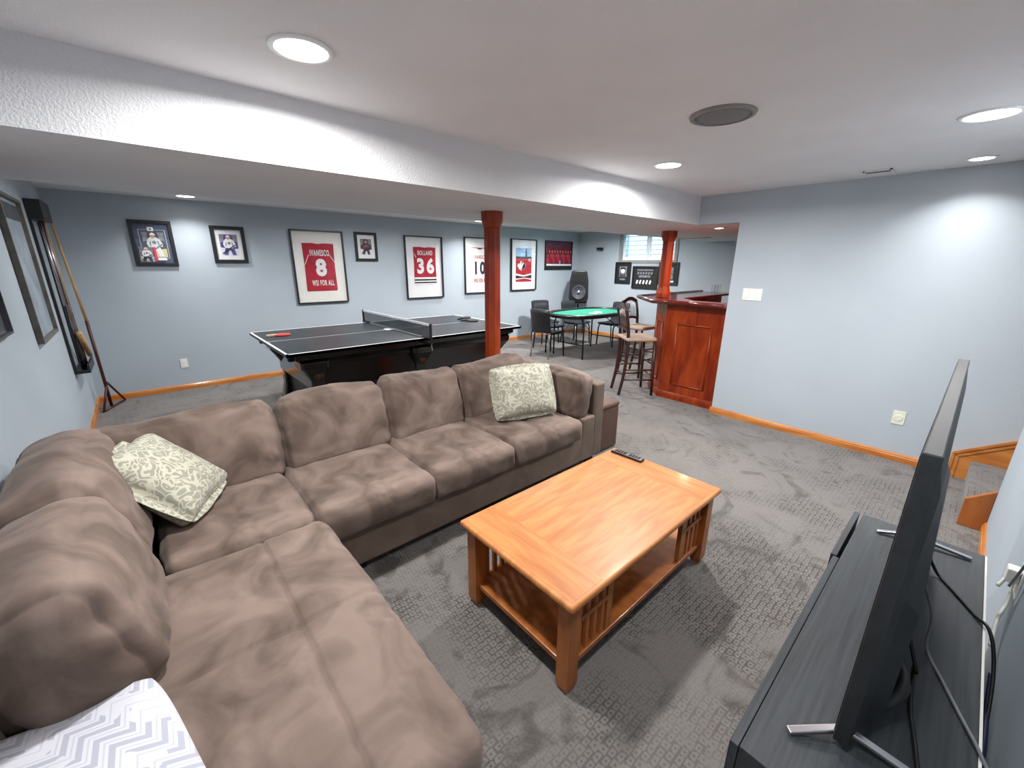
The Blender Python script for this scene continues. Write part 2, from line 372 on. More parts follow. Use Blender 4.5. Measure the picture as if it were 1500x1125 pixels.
# window with plantation shutters in the end wall
win = bpy.data.objects.new('window_1', None); reg(win, None, Matrix.Translation((XE, (WY0+WY1)/2, WZ0))); win.location = (XE, (WY0+WY1)/2, WZ0); win['kind'] = 'structure'
b = B()
for a in ((WY0-.06, WY1+.06, WZ0-.06, WZ0), (WY0-.06, WY1+.06, WZ1, WZ1+.045), (WY0-.06, WY0, WZ0, WZ1), (WY1, WY1+.06, WZ0, WZ1)): box(b, XE-.018, XE+.002, *a)
obj('casing', b, 'grey_trim', win)
bx('window_pane', 'window_glass', win, XE+.20, XE+.206, WY0, WY1, WZ0, WZ1)
ym = (WY0+WY1)/2
for (a, c) in ((ym+.005, WY1-.005), (WY0+.005, ym-.005)):
    b = B(); box(b, XE+.04, XE+.07, a, a+.05, WZ0, WZ1); box(b, XE+.04, XE+.07, c-.05, c, WZ0, WZ1); box(b, XE+.04, XE+.07, a+.05, c-.05, WZ0, WZ0+.07); box(b, XE+.04, XE+.07, a+.05, c-.05, WZ1-.05, WZ1)
    sh = obj('shutter', b, 'white_paint', win)
    for i in range(5):
        z = WZ0+.115+i*.09
        M = Matrix.Translation((XE+.055, (a+c)/2, z)) @ Matrix.Rotation(math.radians(12), 4, 'Y')
        bx('slat', 'white_paint', sh, -.036, .036, -(c-a)/2+.05, (c-a)/2-.05, -.005, .005, M=M)

# ------------------------------------------------------------------ ceiling fittings
def downlight(x, y, z, r, label, watts, col=(1, .985, .968), spread=170):
    t = thing('recessed_light', label, 'ceiling light', (x, y, z), 'recessed ceiling lights')
    lathe_b = lathe(B(), [(r+.018, 0), (r+.016, -.006), (r, -.008), (r-.004, -.003), (r-.004, 0)], Matrix.Translation((x, y, z)), 32)
    obj('trim_ring', lathe_b, 'white_paint', t, smooth=True)
    obj('lens', lathe(B(), [(0, -.002), (r-.004, -.002), (r-.004, -.006), (0, -.0075)], Matrix.Translation((x, y, z)), 32), 'lamp_lens', t, smooth=True)
    ld = bpy.data.lights.new('lamp_light', 'AREA'); ld.shape = 'DISK'; ld.size = r*1.9; ld.energy = watts; ld.color = col; ld.spread = math.radians(spread)
    lo = bpy.data.objects.new('lamp_light', ld); COL.objects.link(lo); lo.parent = t; lo.location = (0, 0, -.014)
downlight(.557, 1.71, ZC, .085, 'bright round recessed light over the sofa corner', LAMP_W)
downlight(3.01, 1.715, ZC, .088, 'small round recessed light close to the beam near grey partition wall', LAMP_W*1.2)
downlight(3.14, .165, ZC, .095, 'round recessed light above the far end of the television', LAMP_W*.8)
downlight(.56, .165, ZC, .085, 'round recessed light over the near end of the media console', LAMP_W*.32)
downlight(4.30, .21, ZC, .06, 'small recessed light beside the partition wall near the stairs', LAMP_W*.12, spread=120)
downlight(.58, 6.22, ZR, .085, 'round recessed light beside the back wall above two small framed photos', LAMP_W*.22, spread=125)
downlight(4.62, 6.06, ZR, .085, 'round recessed light near the back wall, partly behind the wooden post', LAMP_W*.36, spread=130)
downlight(2.6, 4.9, ZR, .085, 'round recessed light above the ping pong table', LAMP_W*1.5)
downlight(.58, 4.5, ZR, .085, 'round recessed light above the end of the ping pong table by the cue rack', LAMP_W*.65)
downlight(4.62, 4.6, ZR, .085, 'round recessed light between the ping pong table and the card table', LAMP_W*1.4)
downlight(6.5, 5.1, ZR, .085, 'round recessed light above the green card table', LAMP_W*2.0)
downlight(5.10, 2.19, ZB, .05, 'small warm recessed light in the low ceiling over the bar', LAMP_W*.55, (1, .66, .48))
t = thing('ceiling_speaker', 'round grey speaker grille set into the ceiling', 'speaker', (2.24, 1.02, ZC))
obj('grille', lathe(B(), [(0, -.012), (.10, -.011), (.125, -.006), (.125, 0), (0, 0)], Matrix.Translation((2.24, 1.02, ZC)), 40), 'speaker_grille', t, smooth=True)
obj('rim', lathe(B(), [(.126, 0), (.126, -.012), (.145, -.008), (.148, 0)], Matrix.Translation((2.24, 1.02, ZC)), 40), 'grey_trim', t, smooth=True)
def vent(x0, x1, y0, y1, z, label):
    t = thing('air_vent', label, 'vent', ((x0+x1)/2, (y0+y1)/2, z))
    b = B(); box(b, x0, x1, y0, y0+.012, z-.01, z); box(b, x0, x1, y1-.012, y1, z-.01, z); box(b, x0, x0+.012, y0, y1, z-.01, z); box(b, x1-.012, x1, y0, y1, z-.01, z); obj('frame', b, 'ceiling_paint', t)
    bx('backing', 'print_dim', t, x0+.01, x1-.01, y0+.01, y1-.01, z-.002, z)
    n = max(2, int((x1-x0)/.022))
    for i in range(1, n): xx = x0+(x1-x0)*i/n; bx('slat', 'grey_trim', t, xx-.002, xx+.002, y0+.01, y1-.01, z-.009, z-.002)
vent(4.27, 4.37, .65, .82, ZC, 'small slotted air vent in ceiling near the partition wall')
vent(6.6, 6.75, 3.0, 3.5, ZB, 'long slotted air vent in low ceiling beyond the bar post')

# ------------------------------------------------------------------ sectional sofa
sofa = thing('sectional_sofa', 'taupe suede corner sectional sofa with a long chaise', 'sofa', (.9, 2.0, 0))
b = B(); box(b, -.55, 2.56, 1.87, 2.74, .07, .30); obj('base', b, 'suede_base', sofa, bevel=.02, seg=3)
b = B(); box(b, -.55, .43, .64, 1.87, .07, .30); obj('chaise_base', b, 'suede_base', sofa, bevel=.02, seg=3)
bx('back_frame', 'suede_base', sofa, -.56, 2.56, 2.60, 2.75, .30, .72, bevel=.03, seg=4)
bx('back_frame', 'suede_base', sofa, -.57, -.43, .64, 2.60, .30, .72, bevel=.03, seg=4)
bx('arm_base', 'suede_base', sofa, 2.40, 2.565, 1.868, 2.6, .07, .44, bevel=.02, seg=4)
bx('arm_panel', 'suede_base', sofa, 2.555, 2.68, 1.875, 2.75, .07, .695, bevel=.02, seg=4)
for x, y in ((.62, 1.97), (1.6, 1.97), (2.6, 1.97), (.35, .72), (-.48, .72), (2.6, 2.66), (-.48, 2.66), (1.0, 2.66)):
    bx('foot', 'black_matte', sofa, x-.04, x+.04, y-.04, y+.04, 0, .072)
bx('plinth', 'black_matte', sofa, .50, 2.50, 2.02, 2.06, .01, .075)
def tuft(q, p):      # crossed seam with a pulled centre on the top face
    if p[2] > 0:
        r = math.hypot(q.x, q.y)
        q.z -= .022*math.exp(-(r/.045)**2)+.012*math.exp(-(q.x/.012)**2)*math.exp(-(q.y/.14)**2)+.012*math.exp(-(q.y/.012)**2)*math.exp(-(q.x/.14)**2)
        q.z -= .006*math.exp(-(r/.14)**2)
    return q
xs = [-.13, .43, 1.055, 1.66, 2.34]
for i in range(4):
    x0, x1 = xs[i], xs[i+1]
    y0 = 1.80 if i else 1.84
    M = Matrix.Translation(((x0+x1)/2, (y0+2.5)/2, .385))
    obj('seat_cushion', cushion(((x1-x0)/2-.002, (2.5-y0)/2, .085), (.035, .05, .05), M, (48, 48, 10), .12, .006, 7, i+1, tuft), 'suede', sofa, smooth=True)
SX = .195-(-.04+.45)/2; 
def chaise_seams(q, p):
    if p[2] > 0:
        xw = q.x+CHC[0]; yw = q.y+CHC[1]
        d = .011*math.exp(-((xw-.195)/.008)**2)+.012*math.exp(-((yw-1.245)/.008)**2)+.010*math.exp(-(((xw-.195)/.08)**2+((yw-1.245)/.08)**2))
        q.z -= d
    return q
CHC = (-.03, 1.21)
obj('chaise_cushion', cushion((.49, .625, .085), (.06, .06, .055), Matrix.Translation((CHC[0], CHC[1], .385)), (110, 136, 8), .10, .006, 6, 9, chaise_seams), 'suede', sofa, smooth=True)
def lean(cx, cy, cz, ang, axis): return Matrix.Translation((cx, cy, cz)) @ Matrix.Rotation(math.radians(ang), 4, axis)
bxs = [-.40, .45, 1.09, 1.68, 2.36]
for i in range(4):
    x0, x1 = bxs[i], bxs[i+1]
    def folds(q, p, i=i):
        e = abs(p[0])**4
        q.y += .004*math.sin(q.z*60+q.x*25+i)*e
        q.x += -.02*math.copysign(1, p[0])*max(0, p[2])**3*abs(p[0])
        q.z += .012*math.sin(q.x*9+i*2)*max(0, p[2])
        return q
    obj('back_cushion', cushion(((x1-x0)/2-.003,  .115, .225), (.04, .10, .055), lean((x0+x1)/2, 2.545, .625, -13, 'X'), (56, 14, 44), .14, .009, 6, i+11, folds), 'suede', sofa, smooth=True)
def folds2(q, p):
    e = abs(p[1])**4
    q.x += .004*math.sin(q.z*55+q.y*20)*e
    return q
obj('arm_cushion', cushion((.10, .36, .18), (.085, .04, .05), lean(2.455, 2.26, .60, 8, 'Y'), (14, 46, 34), .15, .009, 6, 21, folds2), 'suede', sofa, smooth=True)
obj('chaise_back_cushion', cushion((.145, .295, .215), (.11, .05, .075), lean(-.31, 1.575, .63, -17, 'Y'), (18, 48, 40), .18, .008, 5, 31, folds2), 'suede', sofa, smooth=True)
obj('corner_back_cushion', cushion((.145, .37, .225), (.11, .05, .08), lean(-.33, 2.24, .645, -17, 'Y'), (18, 52, 40), .18, .010, 6, 41, folds2), 'suede', sofa, smooth=True)

def pillow(corners, th, label, seed):      # bottom-left, bottom-right, top-right, top-left as seen from the front
    bl, br, tr, tl = [Vector(c) for c in corners]
    c = (bl+br+tr+tl)/4; ux = ((br-bl)+(tr-tl)).normalized(); uy = (tl-bl)+(tr-br); uy = (uy-ux*uy.dot(ux)).normalized(); uz = ux.cross(uy)
    sx_ = ((br-bl).length+(tr-tl).length)/4*1.04; sy_ = ((tl-bl).length+(tr-br).length)/4
    M = frame_m(c, ux, uy, uz)
    t = thing('throw_pillow', label, 'pillow', c-Vector((0, 0, .1)), 'damask throw pillows on the sofa')
    def shp(q, p):
        k_ = 1-.055*(1-abs(p[0])**2)*abs(p[1])-.0; q.y *= 1-.05*(1-p[0]**2); q.x *= 1-.05*(1-p[1]**2)
        e = max(abs(p[0]), abs(p[1])); q.z *= (max(0, 1-e**8))**.5*.94+.06
        q.z += .006*math.sin(q.x*70+seed)*abs(p[1])**3
        return q
    obj('cover', cushion((sx_, sy_, th), (.012, .012, th*.5), M, (30, 30, 8), .55, .004, 9, seed, shp), 'damask', t, smooth=True)
    b = B(); pts = []
    for a in range(64):
        th_ = 2*math.pi*a/64; cx, cy = math.cos(th_), math.sin(th_); s_ = 1/max(abs(cx), abs(cy)); px, py = cx*s_, cy*s_
        rr = 1-.035*(abs(px*py))**4
        pts.append(M @ Vector((px*sx_*rr*(1-.05*(1-py*py)), py*sy_*rr*(1-.05*(1-px*px)), 0)))
    tube(b, pts+[pts[0]], .006, 6); obj('piping', b, 'damask_cord', t, smooth=True)
pm('damask_cord', '#8d8a78', '#cfccba', 90, .8)
pillow([(-.035, 2.03, .515), (.145, 2.38, .515), (-.115, 2.55, .80), (-.265, 2.27, .79)], .062, 'cream and sage damask pillow leaning in the sofa corner', 3)
pillow([(1.83, 2.18, .505), (2.23, 1.99, .505), (2.29, 2.18, .85), (1.80, 2.29, .84)], .055, 'cream and sage damask pillow propped upright against the sofa arm', 5)
# quilt folded over the chaise
qb = B(); nx, ny = 40, 40; gv = {}
def q_pt(u, v):
    a, b_, c, d = Vector((-.53, 1.30)), Vector((-.15, 1.275)), Vector((-.03, .66)), Vector((-.53, .66))
    uu, vv = 2*u-1, 2*v-1; rr = 1-.085*abs(uu*vv)**4; u, v = .5+uu*rr/2, .5+vv*rr/2
    p = a.lerp(b_, u).lerp(d.lerp(c, u), v)
    z = .525+.022*(1-max(abs(u-.5), abs(v-.5))**4*16)+.006*math.sin(u*9)*math.cos(v*7)
    return Vector((p.x, p.y, z))
for i in range(nx+1):
    for j in range(ny+1): gv[i, j] = qb.verts.new(q_pt(i/nx, j/ny))
for i in range(nx):
    for j in range(ny): qb.faces.new((gv[i, j], gv[i+1, j], gv[i+1, j+1], gv[i, j+1]))
q = obj('quilt', qb, 'quilt', None, smooth=True); tag(q, 'white quilt with grey chevrons folded on the sofa chaise', 'blanket')
md = q.modifiers.new('thick', 'SOLIDIFY'); md.thickness = .045; md.offset = -1
# ottoman
ot = thing('ottoman', 'brown box ottoman standing behind the sofa arm', 'ottoman', (2.87, 2.15, 0))
bx('body', 'vinyl_brown', ot, 2.72, 3.03, 1.96, 2.38, .01, .39, bevel=.015, seg=3)
bx('lid', 'vinyl_brown', ot, 2.715, 3.035, 1.955, 2.385, .392, .435, bevel=.018, seg=3)

# ------------------------------------------------------------------ coffee table
ct = thing('coffee_table', 'honey oak mission coffee table with slatted sides and lower shelf', 'table', (1.53, 1.05, 0))
X0, X1, Y0, Y1, ZT = .92, 2.14, .71, 1.395, .455
tp = bx('tabletop', 'oak', ct, X0, X1, Y0, Y1, ZT-.028, ZT, bevel=.010, seg=3)
bx('end_board', 'oak_cross', tp, X0+.02, X0+.20, Y0+.02, Y1-.02, ZT-.004, ZT+.0006)
bx('end_board', 'oak_cross', tp, X1-.20, X1-.02, Y0+.02, Y1-.02, ZT-.004, ZT+.0006)
bx('apron', 'oak_dark', ct, X0+.05, X1-.05, Y0+.045, Y0+.065, ZT-.06, ZT-.028); bx('apron', 'oak_dark', ct, X0+.05, X1-.05, Y1-.065, Y1-.045, ZT-.06, ZT-.028)
bx('apron', 'oak_dark', ct, X0+.045, X0+.065, Y0+.05, Y1-.05, ZT-.06, ZT-.028); bx('apron', 'oak_dark', ct, X1-.065, X1-.045, Y0+.05, Y1-.05, ZT-.06, ZT-.028)
bx('shelf', 'oak_dark', ct, X0+.04, X1-.04, Y0+.04, Y1-.04, .105, .13, bevel=.003)
for x in (X0+.025, X1-.085):
    for y in (Y0+.025, Y1-.085):
        sgx = -1 if x < 1.5 else 1; sgy = -1 if y < 1 else 1
        b = B(); box(b, x, x+.06, y, y+.06, .03, ZT-.028)
        vv = [b.verts.new((x+.03+dx*.022, y+.03+dy*.022, 0)) for dx, dy in ((-1, -1), (1, -1), (1, 1), (-1, 1))]; b.faces.new(vv)
        ww = [b.verts.new((x+.03+dx*.03, y+.03+dy*.03, .031)) for dx, dy in ((-1, -1), (1, -1), (1, 1), (-1, 1))]
        for i in range(4): b.faces.new((vv[i], vv[(i+1) % 4], ww[(i+1) % 4], ww[i]))
        obj('leg', b, 'oak_dark', ct)
for yy in (Y0+.045, Y1-.067):
    for xa, xb in ((X0+.085, X0+.30), (X1-.30, X1-.085)):
        xi = xb if xa < 1.3 else xa
        bx('panel_post', 'oak_dark', ct, xi-.018, xi+.018, yy, yy+.022, .13, ZT-.06)
        bx('panel_rail', 'oak_dark', ct, xa, xb, yy-.001, yy+.023, ZT-.165, ZT-.143)
        for i in range(4):
            xx = xa+(xb-xa)*(i+.6)/4.4; bx('slat', 'oak_dark', ct, xx-.010, xx+.010, yy+.003, yy+.019, .13, ZT-.06)
rm = thing('remote_control', 'slim black and silver remote lying on the coffee table', 'remote', (2.085, 1.26, ZT))
MR = Matrix.Translation((2.085, 1.262, ZT+.001)) @ Matrix.Rotation(math.radians(93), 4, 'Z')
bx('case', 'black_satin', rm, -.105, .105, -.023, .023, 0, .014, M=MR, bevel=.005, seg=3)
bx('face_plate', 'silver', rm, -.10, .10, -.019, .019, .0135, .0152, M=MR, bevel=.001)
for i in range(9):
    for j in range(3):
        if i == 4: continue
        bx('button', 'black_satin', rm, -.085+i*.019, -.072+i*.019, -.015+j*.0115, -.008+j*.0115, .015, .0172, M=MR)

# ------------------------------------------------------------------ media console and television
CX0, CX1, CY0, CY1, CZ = .875, 2.325, -.225, .18, .50
mc = thing('media_console', 'long low black wood-grain media console under the television', 'console', (1.6, -.02, 0))
bx('top_panel', 'black_wood', mc, CX0, CX1, CY0+.004, CY1-.022, CZ-.02, CZ, bevel=.002)
bx('back_edge', 'white_plastic', mc, CX0, CX1, CY0-.002, CY0+.0035, .02, CZ-.001)
bx('side_panel', 'black_wood', mc, CX0, CX0+.02, CY0+.004, CY1-.022, 0, CZ-.02); bx('side_panel', 'black_wood', mc, CX1-.02, CX1, CY0+.004, CY1-.022, 0, CZ-.02)
bx('bottom_panel', 'black_wood', mc, CX0+.02, CX1-.02, CY0+.004, CY1-.022, .04, .06); bx('divider', 'black_wood', mc, 1.86, 1.88, CY0+.02, CY1-.024, .06, CZ-.02)
bx('plinth', 'black_matte', mc, CX0+.02, CX1-.02, CY1-.07, CY1-.05, 0, .04)
bx('drawer_front', 'black_wood', mc, CX0, 1.875, CY1-.020, CY1, .05, CZ-.003, bevel=.002)
bx('drawer_front', 'black_wood', mc, 1.885, CX1+.005, CY1-.010, CY1+.010, .05, CZ-.003, bevel=.002)
TX0, TX1, TZ0, TZ1, TY = 1.045, 2.285, .518, 1.266, .016
tv = thing('television', 'large black flat television seen edge-on above the console', 'television', (1.7, 0, CZ))
bx('bezel', 'tv_plastic', tv, TX0, TX1, TY-.030, TY, TZ0, TZ1, bevel=.003)
bx('screen', 'screen', tv, TX0+.01, TX1-.01, TY-.002, TY+.0015, TZ0+.018, TZ1-.01)
b = B()
def frus(b, r0, y0, r1, y1):
    a = [b.verts.new((x, y0, z)) for x, z in ((r0[0], r0[2]), (r0[1], r0[2]), (r0[1], r0[3]), (r0[0], r0[3]))]
    c = [b.verts.new((x, y1, z)) for x, z in ((r1[0], r1[2]), (r1[1], r1[2]), (r1[1], r1[3]), (r1[0], r1[3]))]
    b.faces.new(a); b.faces.new(c[::-1])
    for i in range(4): b.faces.new((a[i], a[(i+1) % 4], c[(i+1) % 4], c[i]))
frus(b, (TX0+.02, TX1-.02, TZ0+.012, TZ1-.02), TY-.030, (TX0+.06, TX1-.06, TZ0+.03, TZ1-.10), TY-.042)
bk = obj('rear_shell', b, 'tv_plastic', tv, bevel=.003)
b = B(); frus(b, (TX0+.06, TX1-.06, TZ0+.02, TZ0+.40), TY-.040, (TX0+.12, TX1-.12, TZ0+.04, TZ0+.34), TY-.072); hs = obj('rear_housing', b, 'tv_plastic', tv, bevel=.004)
for i in range(7): bx('vent_slot', 'black_vent', hs, 1.26+i*.13, 1.36+i*.13, TY-.0735, TY-.07, TZ0+.25, TZ0+.31)
b = B(); tube(b, [(1.17, TY-.05, TZ0+.03), (1.22, TY-.085, TZ0+.07), (1.30, TY-.088, TZ0+.06), (1.40, TY-.06, TZ0+.035)], .014, 8, 5); obj('cable_clip', b, 'tv_plastic', tv, smooth=True)
bx('port_block', 'cable_blue', tv, 1.40, 1.46, TY-.078, TY-.068, TZ0+.10, TZ0+.14)
for xx in (1.085, 2.225):
    b = B(); bar(b, (xx, TY-.012, TZ0+.006), (xx-(.09 if xx < 2 else .035), .092, CZ+.008), .018, .012); bar(b, (xx, TY-.012, TZ0+.012), (xx+.015, -.185 if xx > 2 else -.13, CZ+.008), .018, .012)
    box(b, xx-.012, xx+.012, TY-.024, TY, TZ0-.008, TZ0+.02)
    obj('stand_foot', b, 'silver', tv, bevel=.003)
def cable(pts, r, mat, label, n=8):
    b = B(); tube(b, pts, r, 7, n); o = obj('power_cable', b, mat, None, smooth=True); tag(o, label, 'cable'); return o
zc = CZ+.006
cable([(1.44, TY-.075, .62), (1.40, -.095, .54), (1.43, -.09, zc+.02), (1.30, -.10, zc), (1.18, -.12, zc), (1.05, -.14, zc)], .005, 'cable_black', 'thin black cable hanging behind the television onto the console')
cable([(2.0, TY-.075, .60), (2.02, -.10, zc+.01), (1.95, -.15, zc), (1.86, -.20, zc), (1.80, -.235, zc), (1.74, -.262, .42), (1.62, -.272, .30), (1.5, -.27, .2)], .005, 'cable_black', 'black power cable crossing the console and dropping behind it')
cable([(1.62, TY-.073, .70), (1.60, -.10, .60), (1.57, -.11, zc), (1.46, -.15, zc), (1.36, -.19, zc), (1.28, -.222, zc), (1.24, -.245, .47), (1.22, -.26, .3)], .0045, 'cable_grey', 'grey cable curving over the console to its rear edge')
cable([(1.75, -.262, .40), (1.66, -.268, .33), (1.55, -.27, .30), (1.45, -.268, .26), (1.38, -.27, .2)], .007, 'cable_blue', 'dark blue cable bundle between console and wall')
cable([(1.26, -.262, .46), (1.23, -.285, .485), (1.17, -.296, .48), (1.12, -.296, .44), (1.08, -.292, .40), (1.04, -.285, .35)], .005, 'cable_white', 'white cable looping behind the near end of the console')
cable([(2.20, -.262, .46), (2.24, -.285, .50), (2.26, -.30, .47), (2.22, -.30, .40), (2.15, -.285, .36), (2.05, -.28, .30)], .006, 'cable_white', 'white coiled cable below the wall adapter')
cable([(2.0, -.30, .9), (2.06, -.298, .78), (2.12, -.296, .65), (2.17, -.292, .55), (2.19, -.285, .48)], .004, 'cable_grey', 'grey wire running down the television wall')
t = thing('wall_adapter', 'white plug adapter on the wall behind the console', 'adapter', (2.24, YT, .47))
bx('plate', 'white_plastic', t, 2.18, 2.26, YT, YT+.006, .44, .56, bevel=.002); bx('plug', 'white_plastic', t, 2.195, 2.245, YT+.006, YT+.04, .49, .545, bevel=.006)

# ------------------------------------------------------------------ posts
def post(x, y, z0, z1, label):
    t = thing('support_post', label, 'post', (x, y, z0))
    def ring(r0, za, r1, zb, nm):
        b = lathe(B(), [(r0, za), (r1, zb)], Matrix.Translation((x, y, 0)) @ Matrix.Rotation(math.radians(22.5), 4, 'Z'), 8); return b
    obj('shaft', ring(.072, z0+.14, .072, z1-.13, 's'), 'cherry', t, bevel=.004)
    b = lathe(B(), [(.072, z1-.13), (.074, z1-.125), (.094, z1-.07), (.097, z1)], Matrix.Translation((x, y, 0)) @ Matrix.Rotation(math.radians(22.5), 4, 'Z'), 8); obj('capital', b, 'cherry', t, bevel=.003)
    b = lathe(B(), [(.094, z0), (.094, z0+.05), (.074, z0+.12), (.072, z0+.14)], Matrix.Translation((x, y, 0)) @ Matrix.Rotation(math.radians(22.5), 4, 'Z'), 8); obj('plinth', b, 'cherry', t, bevel=.003)
post(2.315, 2.87, 0, ZB, 'tall red wooden support post standing behind the sofa')
post(5.19, 2.84, 1.19, ZB, 'short red wooden support post rising from the bar top')

# ------------------------------------------------------------------ ping pong top on a pool table
PX0, PX1, PY0, PY1, PZ = .84, 3.58, 3.86, 5.40, .834
pt = thing('pool_table', 'glossy black pool table with carved legs under the ping pong top', 'pool table', (2.21, 4.63, 0))
ax0, ax1, ay0, ay1 = 1.02, 3.40, 4.00, 5.26
bx('cabinet', 'black_gloss', pt, ax0+.04, ax1-.04, ay0+.04, ay1-.04, .42, .74, bevel=.01)
b = B(); frus2 = [(ax0-.10, ax1+.10, ay0-.08, ay1+.08, .80), (ax0-.10, ax1+.10, ay0-.08, ay1+.08, .755), (ax0-.02, ax1+.02, ay0-.01, ay1+.01, .70), (ax0+.02, ax1-.02, ay0+.02, ay1-.02, .66)]
rings = [[b.verts.new(c) for c in ((x0, y0, z), (x1, y0, z), (x1, y1, z), (x0, y1, z))] for x0, x1, y0, y1, z in frus2]
for r0, r1 in zip(rings, rings[1:]):
    for i in range(4): b.faces.new((r0[i], r0[(i+1) % 4], r1[(i+1) % 4], r1[i]))
b.faces.new(rings[0]); b.faces.new(rings[-1][::-1]); obj('rail', b, 'black_gloss', pt, bevel=.004)
bx('lower_panel', 'black_satin', pt, ax0+.10, ax1-.10, ay0+.09, ay1-.09, .12, .42)
def pleg(x, y, sx_, sy_):
    b = B(); prof = [(.17, .72), (.165, .66), (.13, .60), (.09, .52), (.075, .40), (.08, .25), (.10, .12), (.12, .06), (.12, 0)]
    rings = []
    for h, z in prof:
        rings.append([b.verts.new((x+dx*h*1.0*(.75)+sx_*(h-.1)*.45, y+dy*h*.75+sy_*(h-.1)*.45, z)) for dx, dy in ((-1, -.8), (-.8, -1), (.8, -1), (1, -.8), (1, .8), (.8, 1), (-.8, 1), (-1, .8))])
    for r0, r1 in zip(rings, rings[1:]):
        for i in range(8): b.faces.new((r0[i], r0[(i+1) % 8], r1[(i+1) % 8], r1[i]))
    b.faces.new(rings[0]); b.faces.new(rings[-1][::-1]); lg = obj('leg', b, 'black_gloss', pt, smooth=False, bevel=.006)
    b = lathe(B(), [(0, .012), (.03, .014), (.05, .006), (.055, 0)], Matrix.Translation((x, y+sy_*.095, .60)) @ Matrix.Rotation(math.radians(90*(1 if sy_ < 0 else -1)), 4, 'X') @ Matrix.Diagonal((1, 1.6, 1, 1)), 10); obj('carving', b, 'gold', lg)
for x, sx_ in ((ax0+.10, -1), ((ax0+ax1)/2, 0), (ax1-.10, 1)):
    for y, sy_ in ((ay0+.08, -1), (ay1-.08, 1)): pleg(x, y, sx_, sy_)
for yy in (4.05, 5.2): bx('pocket', 'black_matte', pt, .89, .95, yy-.03, yy+.03, .73, .80, bevel=.01)
pp = thing('ping_pong_top', 'dark slate ping pong top with white edge lines on the pool table', 'ping pong table', (2.21, 4.63, .8))
bx('board', 'table_slate', pp, PX0, PX1, PY0, PY1, PZ-.03, PZ, bevel=.002)
for nm, a in (('edge_line', (PX0, PX1, PY0, PY0+.02)), ('edge_line', (PX0, PX1, PY1-.02, PY1)), ('edge_line', (PX0, PX0+.02, PY0, PY1)), ('edge_line', (PX1-.02, PX1, PY0, PY1)), ('centre_line', (PX0, PX1, 4.627, 4.633))):
    bx(nm, 'white_line', pp, *a, PZ-.028 if nm == 'edge_line' else PZ-.001, PZ+.0008)
nt_ = thing('table_net', 'black net with white tape clamped across the ping pong top', 'net', (2.20, 4.63, PZ))
bx('mesh', 'net_mesh', nt_, 2.199, 2.201, PY0-.09, PY1+.09, PZ+.012, PZ+.14); bx('tape', 'white_line', nt_, 2.197, 2.203, PY0-.09, PY1+.09, PZ+.133, PZ+.156)
for yy in (PY0-.10, PY1+.10):
    b = B(); box(b, 2.19, 2.21, yy-.01, yy+.01, PZ-.06, PZ+.16); sgn = 1 if yy < 4.6 else -1; box(b, 2.18, 2.22, min(yy, yy+sgn*.16), max(yy, yy+sgn*.16), PZ+.001, PZ+.012); box(b, 2.18, 2.22, min(yy, yy+sgn*.14), max(yy, yy+sgn*.14), PZ-.06, PZ-.045); obj('clamp_post', b, 'black_satin', nt_)
    b = B(); tube(b, [(2.2, yy, PZ-.06), (2.2, yy-sgn*.02, PZ-.12)], .006, 8); obj('clamp_screw', b, 'steel', nt_)
bx('folded_paper', 'white_line', None, 2.10, 2.18, 4.58, 4.68, PZ+.001, PZ+.006); tag(bpy.data.objects['folded_paper'], 'small white folded paper beside the table net', 'paper')
def paddle(name, x, y, z, rz, rub, tilt, label):
    t = thing(name, label, 'paddle', (x, y, z)); M = Matrix.Translation((x, y, z+.002)) @ Matrix.Rotation(rz, 4, 'Z') @ Matrix.Rotation(tilt, 4, 'Y')
    b = lathe(B(), [(0, 0), (.076, 0), (.078, .005), (.076, .012), (0, .012)], M @ Matrix.Translation((.155, 0, 0)) @ Matrix.Diagonal((1.08, 1, 1, 1)), 24); obj('blade', b, rub, t)
    bx('handle', 'paddle_wood' if rub == 'rubber_red' else 'black_satin', t, 0, .10, -.015, .015, -.002, .02, M=M, bevel=.005)
paddle('table_tennis_paddle', .92, 4.95, PZ, .12, 'rubber_red', 0, 'red ping pong paddle with wooden handle on the slate table')
paddle('table_tennis_paddle', 3.22, 4.68, PZ, -.5, 'rubber_black', 0, 'flat black ping pong paddle at the lower of two on the table')
paddle('table_tennis_paddle', 3.20, 4.72, PZ+.016, .3, 'rubber_black', -.06, 'black ping pong paddle resting on top of another black paddle')

